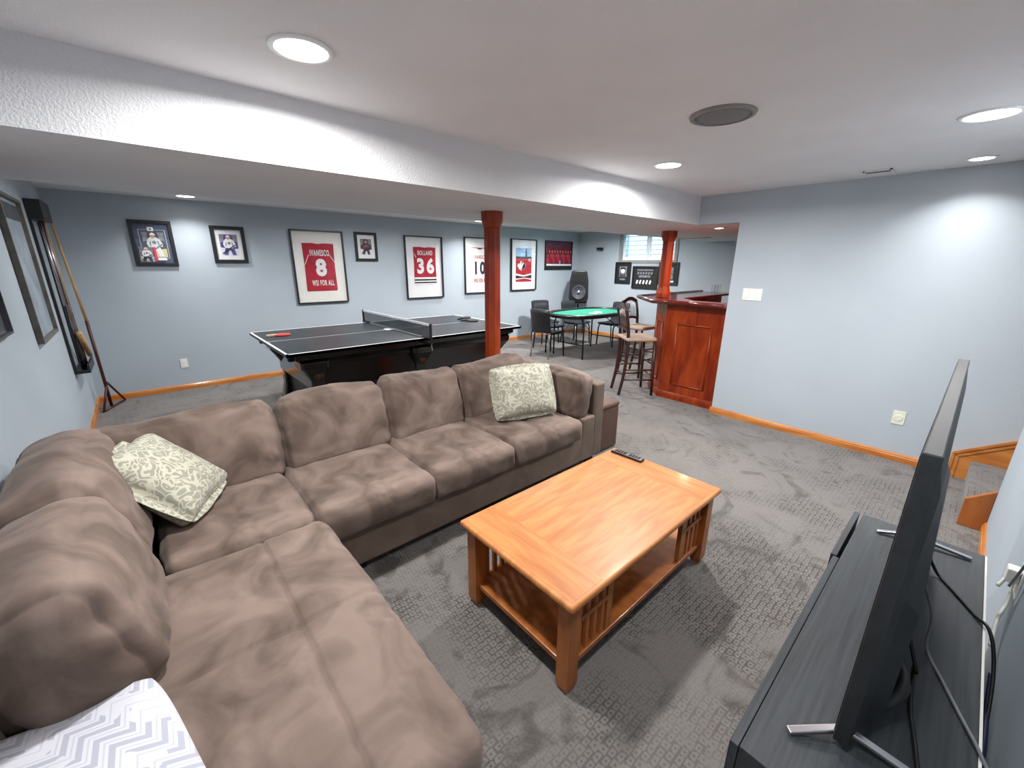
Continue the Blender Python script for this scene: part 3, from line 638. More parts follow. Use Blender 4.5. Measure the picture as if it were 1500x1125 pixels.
# ------------------------------------------------------------------ bar
ba = thing('bar_counter', 'red-brown cherry bar with raised panels and overhanging polished top', 'bar', (4.72, 2.4, 0))
def wallpanel(pts, z0, z1, th, mat, name):
    (xa, ya), (xb, yb) = pts; d = Vector((xb-xa, yb-ya, 0)); n = Vector((d.y, -d.x, 0)).normalized()
    return obj(name, prism(B(), [(xa, ya, z0), (xb, yb, z0), (xb, yb, z1), (xa, ya, z1)], n*th), mat, ba)
segs = [((4.70, 1.79), (4.70, 2.50)), ((4.70, 2.50), (5.0, 2.80)), ((5.0, 2.80), (6.9, 2.80))]
for pts in segs:
    fp = wallpanel(pts, 0, 1.155, .03, 'cherry', 'front_panel')
    a = Vector((*pts[0], 0)); e = Vector((*pts[1], 0)); d = (e-a); Ln = d.length; d.normalize(); n = Vector((-d.y, d.x, 0))
    npan = max(1, round(Ln/.75)); wseg = Ln/npan
    for i in range(npan):
        s0, s1 = (i*wseg+wseg*.22, (i+1)*wseg-wseg*.22); zl, zh = .20, .93
        for p, q_ in (((s0, zl), (s1, zl)), ((s0, zh), (s1, zh)), ((s0, zl), (s0, zh)), ((s1, zl), (s1, zh))):
            b = B(); tube(b, [a+d*p[0]+n*.002+Vector((0, 0, p[1])), a+d*q_[0]+n*.002+Vector((0, 0, q_[1]))], .012, 8); obj('moulding', b, 'cherry', fp, smooth=True)
    b = B(); base_profile(b, a, e, n, .09); obj('base_moulding', b, 'cherry', fp)
out = [(4.60, 1.785), (4.60, 2.66), (5.08, 3.14), (7.0, 3.14), (7.0, 2.62), (5.32, 2.62), (5.03, 2.33), (5.03, 1.785)]
out[0] = (4.735, 1.30); out = [(4.735, 1.30), (4.735, 1.80), (4.585, 1.80)] + out[1:7] + [(5.03, 1.30)]
obj('bar_top', prism(B(), [(x, y, 1.155) for x, y in out], (0, 0, .03)), 'cherry_dark', ba, bevel=.006)
b = B(); tube(b, [(4.585, 1.81, 1.185), (4.60, 2.66, 1.185), (5.08, 3.14, 1.185), (7.0, 3.14, 1.185)], .022, 10); obj('arm_rail', b, 'cherry_dark', ba, smooth=True)
bx('inner_counter', 'cherry', ba, 5.03, 6.9, 2.30, 2.76, .86, .90); bx('inner_cabinet', 'cherry', ba, 5.06, 6.9, 2.34, 2.76, 0, .86)
bc = thing('back_bar_cabinet', 'tall red wooden cabinet end standing behind the bar', 'cabinet', (7.2, 2.3, 0))
bx('body', 'cherry', bc, 6.95, 7.5, 1.6, 2.56, 0, 1.16); bx('cornice', 'cherry_dark', bc, 6.9, 7.55, 1.55, 2.60, 1.16, 1.20, bevel=.01)
for i in range(3):
    t = lathe(B(), [(0, 0), (.028, 0), (.03, .1), (.032, .13), (.028, .13), (.026, .01), (0, .008)], Matrix.Translation((6.62-.09*(i % 3), 2.72+.08*(i//3), 1.186)), 14)
    o = obj('drinking_glass', t, 'glazing', None, smooth=True); tag(o, 'clear drinking glass standing on the far end of the bar top', 'glass', 'glasses on the bar')

# bar stools
def make_stool():
    t = thing('bar_stool', 'dark wooden bar stool with woven rush seat', 'bar stool', (0, 0, 0), 'bar stools by the bar')
    for s in (-1, 1):
        b = B(); tube(b, [(s*.155, -.23, 0), (s*.155, -.185, .25), (s*.155, -.165, .5), (s*.158, -.165, .72), (s*.162, -.185, .92), (s*.165, -.225, 1.09)], [.019, .02, .021, .021, .019, .017], 10, 4); obj('back_leg', b, 'stool_wood', t, smooth=True)
        b = B(); tube(b, [(s*.185, .185, 0), (s*.18, .165, .70)], [.017, .021], 10); obj('front_leg', b, 'stool_wood', t, smooth=True)
        for z, in ((.20,), (.33,)):
            b = B(); tube(b, [(s*.155, -.19, z), (s*.183, .178, z)], .010, 8); obj('stretcher', b, 'stool_wood', t, smooth=True)
    for y, z, xw in ((.18, .25, .18), (.172, .40, .18), (-.185, .26, .155)):
        b = B(); tube(b, [(-xw, y, z), (xw, y, z)], .011, 8); obj('stretcher', b, 'stool_wood', t, smooth=True)
    obj('seat', cushion((.195, .19, .024), .02, Matrix.Translation((0, 0, .715)), (14, 14, 4), .2, .003, 20, 3), 'rush', t, smooth=True)
    for z, h, hh in ((1.04, .05, .05), (.80, .025, .035)):
        b = B(); n = 12; yb_ = -.205 if z > 1 else -.172
        prism(b, [(-.16+.32*i/n, yb_, z+h*math.sin(math.pi*i/n)) for i in range(n+1)]+[(.16-.32*i/n, yb_, z+hh+h*math.sin(math.pi*(n-i)/n)) for i in range(n+1)], (0, -.02, 0)); obj('back_rail', b, 'stool_wood', t)
    for i in range(7):
        x = -.11+.22*i/6; zt = 1.05+.05*math.sin(math.pi*(x+.16)/.32); zb = .83+.025*math.sin(math.pi*(x+.16)/.32)
        b = B(); tube(b, [(x, -.182, zb), (x, -.215, zt)], .0055, 6); obj('spindle', b, 'steel', t, smooth=True)
    return t
def place(t, x, y, rz): 
    M = Matrix.Translation((x, y, 0)) @ Matrix.Rotation(rz, 4, 'Z'); t.matrix_world = M; return M
s1 = make_stool(); s2M = Matrix.Translation((5.46, 3.30, 0)) @ Matrix.Rotation(math.radians(176), 4, 'Z')
s2 = dup(s1, s2M, label='dark wooden bar stool between the bar and the green card table', group='bar stools by the bar')
s1['label'] = 'dark wooden bar stool at the angled front corner of the bar'
s1.matrix_world = Matrix.Translation((4.62, 2.82, 0)) @ Matrix.Rotation(math.radians(-128), 4, 'Z')

# ------------------------------------------------------------------ card table, chairs, loudspeaker
pk = thing('card_table', 'oval folding card table with green felt and black rail', 'table', (6.2, 4.78, 0))
TC = (6.11, 4.76); RA, RB = .89, .54
def oval(a, b_, z, n=48):
    pts = []
    for i in range(n):
        t = 2*math.pi*i/n; c, s = math.cos(t), math.sin(t); e = 2/2.8
        pts.append((TC[0]+a*math.copysign(abs(c)**e, c), TC[1]+b_*math.copysign(abs(s)**e, s), z))
    return pts
obj('tabletop', prism(B(), oval(RA-.02, RB-.02, .715), (0, 0, .035)), 'rail_black', pk)
obj('felt', prism(B(), oval(RA-.10, RB-.10, .750), (0, 0, .003)), 'felt_green', pk)
rl = oval(RA-.045, RB-.045, .758); b = B(); tube(b, rl+[rl[0], rl[1]], .042, 10, cap=False); 
for v_ in b.verts: v_.co.z = .752+(v_.co.z-.758)*.62+.004
obj('padded_rail', b, 'rail_black', pk, smooth=True)
for i in range(8):
    th = 2*math.pi*(i+.5)/8; px, py, _ = oval(RA-.045, RB-.045, 0, 48)[int(i*6+3)]
    b = lathe(B(), [(0, .002), (.034, .002), (.036, .006), (.030, .0065), (.028, .003)], Matrix.Translation((px, py, .776)), 16); obj('cup_holder', b, 'steel', pk)
for sx_ in (-1, 1):
    x = TC[0]+sx_*.55
    b = B(); tube(b, [(x, TC[1]-.34, 0), (x, TC[1]-.34, .60), (x, TC[1]-.28, .70), (x, TC[1]+.28, .70), (x, TC[1]+.34, .60), (x, TC[1]+.34, 0)], .014, 8); obj('leg_frame', b, 'black_satin', pk, smooth=True)
    b = B(); tube(b, [(x, TC[1]-.34, .25), (x, TC[1]+.34, .25)], .010, 8); obj('leg_brace', b, 'black_satin', pk); b = B(); tube(b, [(x, TC[1], .70), (x-sx_*.3, TC[1], .715)], .008, 8); tube(b, [(x, TC[1]-.3, .45), (x-sx_*.28, TC[1]-.1, .71)], .008, 8); obj('folding_stay', b, 'black_satin', pk)
for i, (x, y, rz) in enumerate(((6.05, 4.62, .3), (6.3, 4.7, -.2), (6.14, 4.58, .9))):
    M = Matrix.Translation((x, y, .7535+.0012*i)) @ Matrix.Rotation(rz, 4, 'Z'); o = bx('playing_card', 'white_line', None, -.05, .05, -.07, .07, 0, .0008, M=M); tag(o, ('white card turned askew at the edge of the card pile', 'white card lying apart from the other two on green felt', 'topmost white card crossing another card on green felt')[i], 'card', 'cards on the felt')
def make_chair(backmat, legmat):
    t = thing('stacking_chair', 'black stacking chair', 'chair', (0, 0, 0), 'chairs around the card table')
    b = B(); n = 12; prof = [(-.275, .86), (-.265, .78), (-.245, .66), (-.232, .56), (-.215, .49), (-.17, .455), (-.05, .445), (.10, .45), (.19, .452), (.215, .435)]
    g = []
    for i in range(n+1):
        x = -1+2*i/n; row = []
        for j, (y, z) in enumerate(prof):
            hw = .205 if j < 5 else .215
            c = .035*(x*x) if j < 5 else 0
            zz = z-(.02*abs(x)**6 if j == 0 else 0)+(.012*x*x if j >= 5 else 0)
            row.append(b.verts.new((x*hw, y+c, zz)))
        g.append(row)
    for i in range(n):
        for j in range(len(prof)-1): b.faces.new((g[i][j], g[i+1][j], g[i+1][j+1], g[i][j+1]))
    o = obj('shell', b, backmat, t, smooth=True); md = o.modifiers.new('t', 'SOLIDIFY'); md.thickness = .018; md.offset = 1
    for s in (-1, 1):
        b = B(); tube(b, [(s*.20, -.235, 0), (s*.185, -.19, .40), (s*.185, -.17, .425)], .012, 8); obj('back_leg', b, legmat, t, smooth=True)
        b = B(); tube(b, [(s*.205, .215, 0), (s*.19, .20, .36), (s*.188, .17, .415), (s*.185, .10, .425), (s*.185, -.17, .425)], .014, 8); obj('front_leg', b, 'black_satin', t, smooth=True)
    b = B(); tube(b, [(-.186, -.17, .425), (.186, -.17, .425)], .010, 8); obj('cross_bar', b, legmat, t, smooth=True)
    return t
c1 = make_chair('black_satin', 'silver'); c2 = make_chair('navy_cloth', 'black_satin')
for x, y, rz, lab in ((6.72, 5.56, 178, 'dark chair behind the card table beside the loudspeaker stand'), (7.14, 4.95, 86, 'dark chair at the end of the card table towards the bar'), (6.28, 6.02, 165, 'dark chair set back between the card table and the back wall')):
    dup(c2, Matrix.Translation((x, y, 0)) @ Matrix.Rotation(math.radians(rz), 4, 'Z'), label=lab, group='chairs around the card table')
c2['label'] = 'dark blue-backed chair between the card table and the framed prints'; c2.matrix_world = Matrix.Translation((5.87, 5.52, 0)) @ Matrix.Rotation(math.radians(184), 4, 'Z')
c1['label'] = 'black shell chair with silver rear legs, its back to the sofa'; c1.matrix_world = Matrix.Translation((5.33, 5.04, 0)) @ Matrix.Rotation(math.radians(-84), 4, 'Z')

sp_x, sp_y = 7.38, 6.08
fa = math.atan2(-sp_x, sp_y)  # cabinet faces the room corner
MS = Matrix.Translation((sp_x, sp_y, 0)) @ Matrix.Rotation(math.atan2(-5.2, -6.0)+math.pi/2, 4, 'Z')
ss = thing('speaker_stand', 'black tripod stand carrying the loudspeaker', 'stand', (sp_x, sp_y, 0))
obj('pole', tube(B(), [MS @ Vector((0, 0, .12)), MS @ Vector((0, 0, .748))], .018, 10), 'black_satin', ss, smooth=True)
for kx in range(3):
    an = 2*math.pi*kx/3+.4; obj('leg', tube(B(), [MS @ Vector((math.cos(an)*.03, math.sin(an)*.03, .50)), MS @ Vector((math.cos(an)*.40, math.sin(an)*.40, .012))], .012, 8), 'steel', ss, smooth=True)
    obj('brace', tube(B(), [MS @ Vector((math.cos(an)*.02, math.sin(an)*.02, .16)), MS @ Vector((math.cos(an)*.2, math.sin(an)*.2, .27))], .008, 8), 'steel', ss)
obj('collar', lathe(B(), [(.02, .47), (.035, .47), (.035, .53), (.02, .53)], MS, 12), 'black_satin', ss)
ls = thing('loudspeaker', 'black upright loudspeaker on a tripod in the room corner', 'speaker', (sp_x, sp_y, .80))
b = B(); pr = [(-.19, .80), (-.215, .88), (-.20, 1.25), (-.165, 1.44), (-.12, 1.47), (.12, 1.47), (.165, 1.44), (.20, 1.25), (.215, .88), (.19, .80), (.14, .785), (-.14, .785)]
prism(b, [MS @ Vector((x, -.16, z)) for x, z in pr], MS.to_3x3() @ Vector((0, .32, 0))); obj('cabinet', b, 'black_satin', ls, bevel=.02, seg=3)
obj('woofer', lathe(B(), [(.15, .012), (.155, .02), (.14, .022), (.10, -.01), (.05, -.03), (.045, -.005), (0, .008)], MS @ Matrix.Translation((0, -.163, 1.0)) @ Matrix.Rotation(math.radians(90), 4, 'X'), 28), 'print_dim', ls, smooth=True)
obj('dust_cap', lathe(B(), [(.055, 0), (.045, .018), (.02, .028), (0, .03)], MS @ Matrix.Translation((0, -.165, 1.0)) @ Matrix.Rotation(math.radians(90), 4, 'X'), 20), 'silver', ls, smooth=True)
b = B(); prism(b, [MS @ Vector((x, -.158, z)) for x, z in ((-.15, 1.20), (.15, 1.20), (.13, 1.40), (-.13, 1.40))], MS.to_3x3() @ Vector((0, -.012, 0))); obj('horn', b, 'black_vent', ls, bevel=.006)
b = B(); prism(b, [MS @ Vector((x, .05, z)) for x, z in ((-.2, .75), (.2, .75), (.18, .80), (-.18, .80))], MS.to_3x3() @ Vector((0, .1, 0))); obj('pole_socket', b, 'black_satin', ls)

# ------------------------------------------------------------------ framed pictures
def wallmap(wall):
    if wall == 'back': return (lambda u, v, d: Vector((u, YB-d, v)))
    if wall == 'end': return (lambda u, v, d: Vector((XE-d, -u, v)))      # u grows to the viewer's right
    return (lambda u, v, d: Vector((XL+d, u, v)))
class Pic:
    def __init__(s, wall, u0, u1, v0, v1, label, cat='picture', fw=.03, depth=.03, frame='frame_dark', matm='mat_white', name='framed_picture', group=None):
        s.P = wallmap(wall); s.r = (u0, u1, v0, v1); s.depth = depth; s.layer = 0
        s.t = thing(name, label, cat, s.P((u0+u1)/2, v0, 0), group)
        b = B()
        for a in ((u0, u1, v0, v0+fw), (u0, u1, v1-fw, v1), (u0, u0+fw, v0+fw, v1-fw), (u1-fw, u1, v0+fw, v1-fw)): s._box(b, *a, .001, depth)
        obj('frame', b, frame, s.t, bevel=.002)
        b = B(); s._box(b, u0+fw*.9, u1-fw*.9, v0+fw*.9, v1-fw*.9, .001, .010); obj('mat_board', b, matm, s.t)
        s.fw = fw
    def _box(s, b, u0, u1, v0, v1, d0, d1): prism(b, [s.P(u0, v0, d0), s.P(u1, v0, d0), s.P(u1, v1, d0), s.P(u0, v1, d0)], s.P(0, 0, d1)-s.P(0, 0, d0))
    def rel(s, x, y):
        u0, u1, v0, v1 = s.r; return (u0+(u1-u0)*x, v0+(v1-v0)*y)
    def poly(s, name, mat, pts, parent=None, lay=None, th=.0012):
        s.layer += 1; d = .010+.0006*s.layer if lay is None else lay
        q = [s.P(*s.rel(x, y), d) for x, y in pts]
        return obj(name, prism(B(), q, s.P(0, 0, th)-s.P(0, 0, 0)), mat, parent or s.t)
    def rect(s, name, mat, x0, x1, y0, y1, **k): return s.poly(name, mat, [(x0, y0), (x1, y0), (x1, y1), (x0, y1)], **k)
    def ell(s, name, mat, cx, cy, rx, ry, n=14, a=0, **k):
        ca, sa = math.cos(a), math.sin(a)
        return s.poly(name, mat, [(cx+rx*math.cos(2*math.pi*i/n)*ca-ry*math.sin(2*math.pi*i/n)*sa, cy+rx*math.cos(2*math.pi*i/n)*sa+ry*math.sin(2*math.pi*i/n)*ca) for i in range(n)], **k)
    def text(s, string, mat, x0, x1, y0, y1, bold=.02, parent=None):
        s.layer += 1; d = .0112+.0006*s.layer
        pts, fs = text_mesh(string, bold); ax = min(p[0] for p in pts); bx_ = max(p[0] for p in pts); ay = min(p[1] for p in pts); by = max(p[1] for p in pts)
        b = B(); vv = [b.verts.new(s.P(*s.rel(x0+(x1-x0)*(p[0]-ax)/(bx_-ax), y0+(y1-y0)*(p[1]-ay)/(by-ay)), d)) for p in pts]
        for f in fs:
            try: b.faces.new([vv[i] for i in f])
            except ValueError: pass
        o = obj('lettering', b, mat, parent or s.t); md = o.modifiers.new('t', 'SOLIDIFY'); md.thickness = .0008; md.offset = 0; return o
    def glaze(s):
        u0, u1, v0, v1 = s.r; f = s.fw*.95; b = B(); s._box(b, u0+f, u1-f, v0+f, v1-f, s.depth-.010, s.depth-.008); obj('glazing', b, 'glazing', s.t)
    def skater(s, x0, x1, y0, y1, bgm, ice, top, pants, helmet='print_white', stick='print_black'):
        ph = s.rect('photo', bgm, x0, x1, y0, y1); w_, h_ = x1-x0, y1-y0
        R = lambda a, b_: (x0+w_*a, y0+h_*b_)
        s.poly('photo_ice', ice, [R(0, 0), R(1, 0), R(1, .34), R(.6, .30), R(0, .38)], parent=ph)
        s.poly('photo_crowd', 'print_grey', [R(.02, .60), R(.22, .64), R(.24, .98), R(.02, .98)], parent=ph); s.poly('photo_crowd', 'print_grey', [R(.74, .70), R(.98, .62), R(.98, .98), R(.70, .98)], parent=ph)
        s.poly('photo_legs', pants, [R(.28, .40), R(.72, .40), R(.80, .20), R(.84, .02), R(.62, .02), R(.54, .24), R(.44, .24), R(.36, .02), R(.14, .02), R(.20, .22)], parent=ph)
        s.poly('photo_body', top, [R(.24, .36), R(.16, .52), R(.20, .68), R(.36, .80), R(.60, .80), R(.78, .70), R(.88, .52), R(.84, .40), R(.72, .44), R(.70, .34)], parent=ph)
        s.poly('photo_arm', 'print_grey', [R(.30, .62), R(.36, .62), R(.34, .44), R(.28, .42)], parent=ph); s.poly('photo_arm', 'print_grey', [R(.64, .64), R(.69, .64), R(.72, .48), R(.67, .46)], parent=ph)
        s.ell('photo_crest', 'print_grey', *R(.50, .58), w_*.09, h_*.07, parent=ph)
        s.ell('photo_face', 'print_skin', *R(.48, .83), w_*.09, h_*.085, parent=ph); s.poly('photo_helmet', helmet, [R(.36, .84), R(.38, .93), R(.48, .97), R(.58, .93), R(.61, .85), R(.54, .88), R(.42, .88)], parent=ph)
        s.poly('photo_stick', stick, [R(.04, .10), R(.08, .07), R(.86, .50), R(.84, .54)], parent=ph); return ph
# back wall
p = Pic('back', .03, .42, 1.54, 2.05, 'small black frame, navy mat with a skater photo and pink strip', fw=.035, matm='mat_navy')
p.rect('mat_line', 'mat_cool', .20, .82, .17, .80); p.rect('mat_inner', 'mat_navy', .21, .81, .175, .795)
p.skater(.26, .78, .20, .755, 'print_dim', 'print_yellow', 'print_ice', 'print_white', stick='print_grey'); p.rect('badge', 'print_white', .42, .56, .77, .85); p.ell('badge_mark', 'print_dim', .49, .81, .025, .02)
p.skater(.13, .46, .10, .42, 'print_grey', 'print_white', 'print_white', 'print_dim'); p.rect('ribbon', 'print_pink', .46, .52, .11, .42); p.rect('name_plate', 'print_white', .53, .74, .13, .19); p.glaze()
p = Pic('back', .79, 1.16, 1.58, 2.03, 'small black frame with white mat and violet skater photo', fw=.042, matm='mat_cool')
p.skater(.24, .76, .21, .78, 'print_violet', 'print_ice', 'print_white', 'print_violet'); p.glaze()
def jersey(p, body, x0, x1, y0, y1):
    pts = [(x0, y0+.02), (x0+.01, y0), (x1-.01, y0), (x1, y0+.02), (x1-.01, (y0+y1)/2), (x1, y1-.005), ((x0+x1)/2+.12, y1), ((x0+x1)/2, y1-.012), ((x0+x1)/2-.12, y1), (x0, y1-.005), (x0+.01, (y0+y1)/2)]
    return p.poly('jersey', body, pts, th=.004)
p = Pic('back', 1.70, 2.43, 1.01, 2.04, 'large framed red sports jersey with white number 8', 'framed jersey', .018, .045, group='framed jerseys on the back wall'); j = jersey(p, 'jersey_red', .20, .80, .17, .83)
p.layer += 6
p.poly('sleeve_line', 'print_white', [(.205, .53), (.215, .53), (.31, .67), (.295, .67)], j); p.poly('sleeve_line', 'print_white', [(.795, .57), (.785, .57), (.70, .67), (.715, .67)], j)
p.text('IVANESCO', 'print_white', .33, .70, .655, .74, .03, j); p.text('8', 'print_white', .41, .62, .375, .62, .05, j); p.text('WSI FOR ALL', 'print_white', .31, .74, .245, .325, .03, j); p.glaze()
p = Pic('back', 2.61, 2.965, 1.62, 2.05, 'small black frame with white mat and dark red skater photo', fw=.04, matm='mat_cool')
p.skater(.25, .75, .22, .77, 'print_dim', 'print_white', 'print_crimson', 'print_dim', 'print_black'); p.glaze()
p = Pic('back', 3.44, 4.17, 1.0, 2.04, 'large framed red sports jersey with white number 36 and black stripes', 'framed jersey', .018, .045, matm='mat_cool', group='framed jerseys on the back wall'); j = jersey(p, 'jersey_red', .22, .82, .30, .83)
j2 = p.poly('jersey_hem', 'jersey_white', [(.22, .30), (.82, .31), (.82, .25), (.7, .22), (.5, .24), (.3, .21), (.22, .25)], th=.004); p.layer += 6
for a, c, m in ((.315, .345, 'print_white'), (.29, .315, 'print_black'), (.27, .29, 'print_white'), (.25, .27, 'print_black')): p.rect('stripe', m, .22, .82, a, c, parent=j)
p.text('BOLLAND', 'print_white', .33, .73, .70, .775, .03, j); p.text('36', 'print_white', .30, .76, .40, .66, .045, j); p.poly('sleeve_line', 'print_white', [(.235, .72), (.25, .72), (.29, .66), (.275, .66)], j); p.glaze()
p = Pic('back', 4.65, 5.38, 1.04, 2.07, 'large framed white sports jersey with dark number 10 behind the wooden post', 'framed jersey', .018, .045, matm='mat_cool', group='framed jerseys on the back wall'); j = jersey(p, 'jersey_white', .20, .80, .20, .83); p.layer += 6
p.text('IVANESCO', 'print_red', .32, .72, .62, .69, .026, j); p.text('10', 'print_navy', .34, .68, .34, .58, .04, j); p.text('WSI FOR ALL', 'print_red', .30, .74, .20, .27, .026, j)
p.poly('collar_band', 'print_red', [(.22, .825), (.78, .825), (.62, .81), (.38, .81)], j); p.poly('collar_band', 'print_dim', [(.42, .812), (.58, .812), (.54, .79), (.46, .79)], j); p.glaze()
p = Pic('back', 5.81, 6.54, 1.055, 2.09, 'tall framed poster of a red jersey below blue sky', 'framed jersey', .018, .045, matm='mat_cool', group='framed jerseys on the back wall'); 
ph = p.rect('poster', 'print_red', .20, .82, .17, .83); p.rect('poster_sky', 'print_sky', .20, .82, .66, .83, parent=ph); p.poly('poster_tower', 'print_navy', [(.56, .64), (.64, .64), (.615, .82), (.585, .82)], ph); p.rect('poster_band', 'print_navy', .20, .82, .63, .665, parent=ph)
p.poly('poster_stripe', 'print_white', [(.20, .30), (.50, .27), (.82, .31), (.82, .335), (.50, .30), (.20, .335)], ph); p.poly('poster_stripe', 'print_black', [(.20, .24), (.82, .24), (.82, .30), (.50, .265), (.20, .295)], ph); p.poly('poster_stripe', 'print_white', [(.20, .215), (.55, .235), (.82, .205), (.82, .225), (.55, .25), (.20, .235)], ph)
leaf = [(0, -.5), (.06, -.22), (.34, -.30), (.28, -.18), (.5, .05), (.40, .10), (.44, .26), (.28, .22), (.22, .32), (.12, .18), (.16, .48), (.08, .42), (0, .55)]; leaf = leaf+[(-x, y) for x, y in leaf[-2:0:-1]]
em = p.poly('emblem', 'print_white', [(.42+x*.36, .475+y*.21) for x, y in leaf], ph); p.poly('emblem_half', 'print_black', [(.42+x*.34, .475+y*.20) for x, y in leaf if x >= 0], em); p.poly('emblem_slash', 'print_white', [(.36, .40), (.40, .40), (.50, .54), (.46, .55)], em); p.ell('patch', 'print_white', .73, .60, .05, .03, parent=ph); p.ell('patch_mark', 'print_red', .73, .60, .03, .018, parent=ph); p.glaze()
p = Pic('back', 6.81, 7.71, 1.475, 2.095, 'wide dark frame with a red team photo beside the room corner', fw=.02, frame='frame_dark', matm='print_dim')
ph = p.rect('photo', 'print_plum', .04, .96, .14, .97); p.rect('photo_crowd', 'print_crimson', .04, .96, .25, .80, parent=ph)
for i in range(9):
    for kq in range(2):
        x = .12+i*.095+.04*kq; y = .34+.14*kq; fg = p.ell('photo_figure', 'print_crimson' if (i+kq) % 2 else 'print_red', x, y, .045, .13, 10, parent=ph); p.ell('photo_figure', 'print_skin', x, y+.15, .017, .035, 8, parent=ph)
p.rect('photo_ice', 'print_ice', .04, .96, .14, .20, parent=ph); p.ell('photo_trophy', 'silver', .52, .26, .03, .07, parent=ph); p.rect('caption', 'print_black', .04, .96, .03, .12)
# end wall (u is minus y)
p = Pic('end', -5.54, -5.15, 1.20, 1.65, 'small black frame with a greyscale portrait under the window', fw=.03, matm='print_black')
ph = p.rect('photo', 'print_grey', .26, .74, .30, .80); p.ell('photo_figure', 'print_black', .5, .70, .17, .05, parent=ph); p.ell('photo_figure', 'print_white', .5, .58, .13, .10, parent=ph); p.poly('photo_figure', 'print_dim', [(.30, .30), (.70, .30), (.66, .48), (.5, .42), (.34, .48)], ph); p.rect('caption', 'print_grey', .32, .68, .16, .24)
p = Pic('end', -5.10, -4.51, 1.11, 1.57, 'wide black frame with rows of small silver pictures under the window', fw=.03, matm='print_black')
p.rect('heading', 'print_grey', .18, .80, .80, .86)
for i in range(6): p.poly('motif', 'print_grey', [(.18+i*.105, .64), (.25+i*.105, .64), (.275+i*.105, .75), (.205+i*.105, .75)])
p.rect('plate', 'print_grey', .26, .72, .50, .60)
for i in range(5): p.poly('motif', 'print_white', [(.16+i*.13, .24), (.22+i*.13, .20), (.26+i*.13, .36+.03*(i % 2)), (.20+i*.13, .40)])
p = Pic('end', -4.50, -4.08, 1.21, 1.65, 'small black frame half hidden behind the bar post', fw=.03, matm='print_black'); p.rect('photo', 'print_grey', .25, .75, .25, .78); p.rect('caption', 'print_white', .5, .8, .12, .2)
t = thing('wall_camera', 'small black gadget mounted high on the wall beside the window', 'camera', (XE, 5.95, 1.92))
bx('bracket', 'black_satin', t, XE-.05, XE, 5.93, 5.96, 1.90, 1.93); bx('body', 'black_satin', t, XE-.12, XE-.04, 5.88, 6.02, 1.91, 1.96, bevel=.01)
# left wall
p = Pic('left', 4.25, 5.0, 1.04, 2.03, 'large pewter-framed faded jersey print beside the cue rack', 'framed jersey', .024, .035, frame='frame_pewter', matm='print_fade'); ph = p.rect('print_band', 'print_dim', .06, .94, .84, .95)
p = Pic('left', 2.55, 3.49, 1.215, 1.80, 'grey canvas print hanging above the sofa back', fw=.012, depth=.035, frame='print_dim', matm='print_grey'); ph = p.rect('print', 'print_dim', .02, .98, .03, .97)
for i in range(6): p.ell('print_mark', 'print_grey', .15+.14*i, .3+.07*(i % 3), .05, .08, parent=ph)

# ------------------------------------------------------------------ cue rack and sticks
cr = thing('cue_rack', 'black wall rack holding billiard cues by the corner', 'cue rack', (XL, 5.65, .6))
bx('top_holder', 'black_satin', cr, XL+.001, XL+.10, 5.44, 5.92, 1.93, 2.09, bevel=.004); bx('bottom_tray', 'black_satin', cr, XL+.001, XL+.11, 5.44, 5.92, .58, .61, bevel=.003); bx('tray_lip', 'black_satin', cr, XL+.095, XL+.11, 5.44, 5.92, .61, .66)
bx('side_rail', 'black_satin', cr, XL+.001, XL+.02, 5.44, 5.47, .61, 1.93)
bx('back_rail', 'black_satin', cr, XL+.001, XL+.015, 5.90, 5.92, .61, 1.93)
for i, (y, m1, m2, lab) in enumerate(((5.53, 'silver', 'black_satin', 'pale grey cue standing nearest the rack side rail'), (5.62, 'mahogany_pole', 'black_satin', 'dark red cue in the wall rack'), (5.71, 'silver', 'mahogany_pole', 'grey cue with dark butt in the middle of the rack'), (5.81, 'maple', 'mahogany_pole', 'maple cue with dark red butt in the rack'))):
    t = thing('billiard_cue', lab, 'cue', (XL+.06, y, .61), 'cues in the rack')
    obj('butt', tube(B(), [(XL+.06, y, .612), (XL+.06, y, 1.2)], [.015, .011], 8), m2, t, smooth=True); obj('shaft', tube(B(), [(XL+.06, y, 1.2), (XL+.055, y, 1.928)], [.011, .008], 8), m1, t, smooth=True)
t = tube(B(), [(XL+.10, 5.50, .95), (XL+.10, 5.86, .685)], .022, 8); o = obj('wooden_roller', t, 'maple', None, smooth=True); tag(o, 'short tan wooden stick lying slanted in the cue rack', 'stick')
t = thing('floor_stand', 'dark red wooden pole with a triangular foot in the corner', 'stand', (-.42, 6.3, 0))
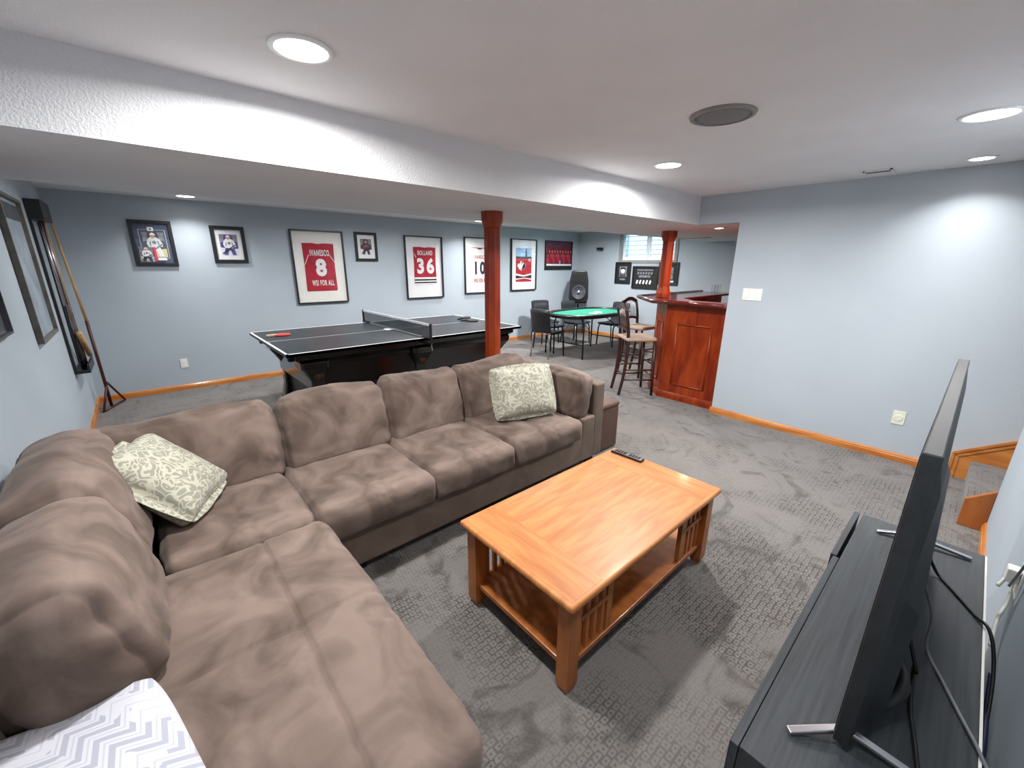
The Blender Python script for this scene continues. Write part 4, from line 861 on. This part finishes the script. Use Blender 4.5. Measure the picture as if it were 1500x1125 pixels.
obj('pole', tube(B(), [(XL+.085, 5.97, 1.96), (-.468, 6.13, 1.0)], [.010, .013], 8), 'maple', t, smooth=True); obj('lower_pole', tube(B(), [(-.468, 6.13, 1.0), (-.47, 6.30, .02)], .015, 8), 'mahogany_pole', t, smooth=True)
ap = (-.455, 6.27, .30)
for e in ((-.53, 6.12, .012), (-.36, 6.52, .012)): obj('foot_bar', tube(B(), [ap, e], .011, 8), 'mahogany_pole', t, smooth=True)
obj('foot_bar', tube(B(), [(-.53, 6.12, .012), (-.36, 6.52, .012)], .011, 8), 'mahogany_pole', t, smooth=True)

# ------------------------------------------------------------------ switch and outlets
def plate(name, label, cat, P, u0, u1, v0, v1, kind, mat='white_plastic'):
    t = thing(name, label, cat, P((u0+u1)/2, v0, 0))
    def bb(nm, m, a, c, d, e, f, g): 
        return obj(nm, prism(B(), [P(a, d, f), P(c, d, f), P(c, e, f), P(a, e, f)], P(0, 0, g)-P(0, 0, f)), m, t, bevel=.0015)
    bb('plate', mat, u0, u1, v0, v1, 0, .006); w_ = u1-u0; h_ = v1-v0
    if kind == 'switch':
        for i in range(3): c = u0+w_*(i+.5)/3; bb('rocker', 'white_paint', c-.016, c+.016, v0+h_*.25, v1-h_*.25, .006, .010)
    elif kind == 'outlet':
        for i in (0, 1): bb('socket', 'white_paint', u0+w_*.25, u1-w_*.25, v0+h_*(.14+.4*i), v0+h_*(.46+.4*i), .006, .008)
    else:
        obj('socket', lathe(B(), [(0, .004), (.026, .004), (.030, 0)], frame_m(P((u0+u1)/2, (v0+v1)/2, .006), (0, 1, 0), (0, 0, 1), (-1, 0, 0)), 20), 'ivory_plastic', t)
PR = lambda u, v, d: Vector((XP-d, -u, v))
plate('light_switch', 'white triple rocker switch on the partition wall', 'switch', PR, -1.645, -1.465, 1.262, 1.378, 'switch')
plate('wall_outlet', 'cream round-faced outlet low on the partition wall', 'outlet', PR, -.305, -.225, .32, .435, 'round', 'ivory_plastic')
plate('wall_outlet', 'white outlet low on the back wall left of the ping pong table', 'outlet', wallmap('back'), .225, .30, .285, .40, 'outlet')
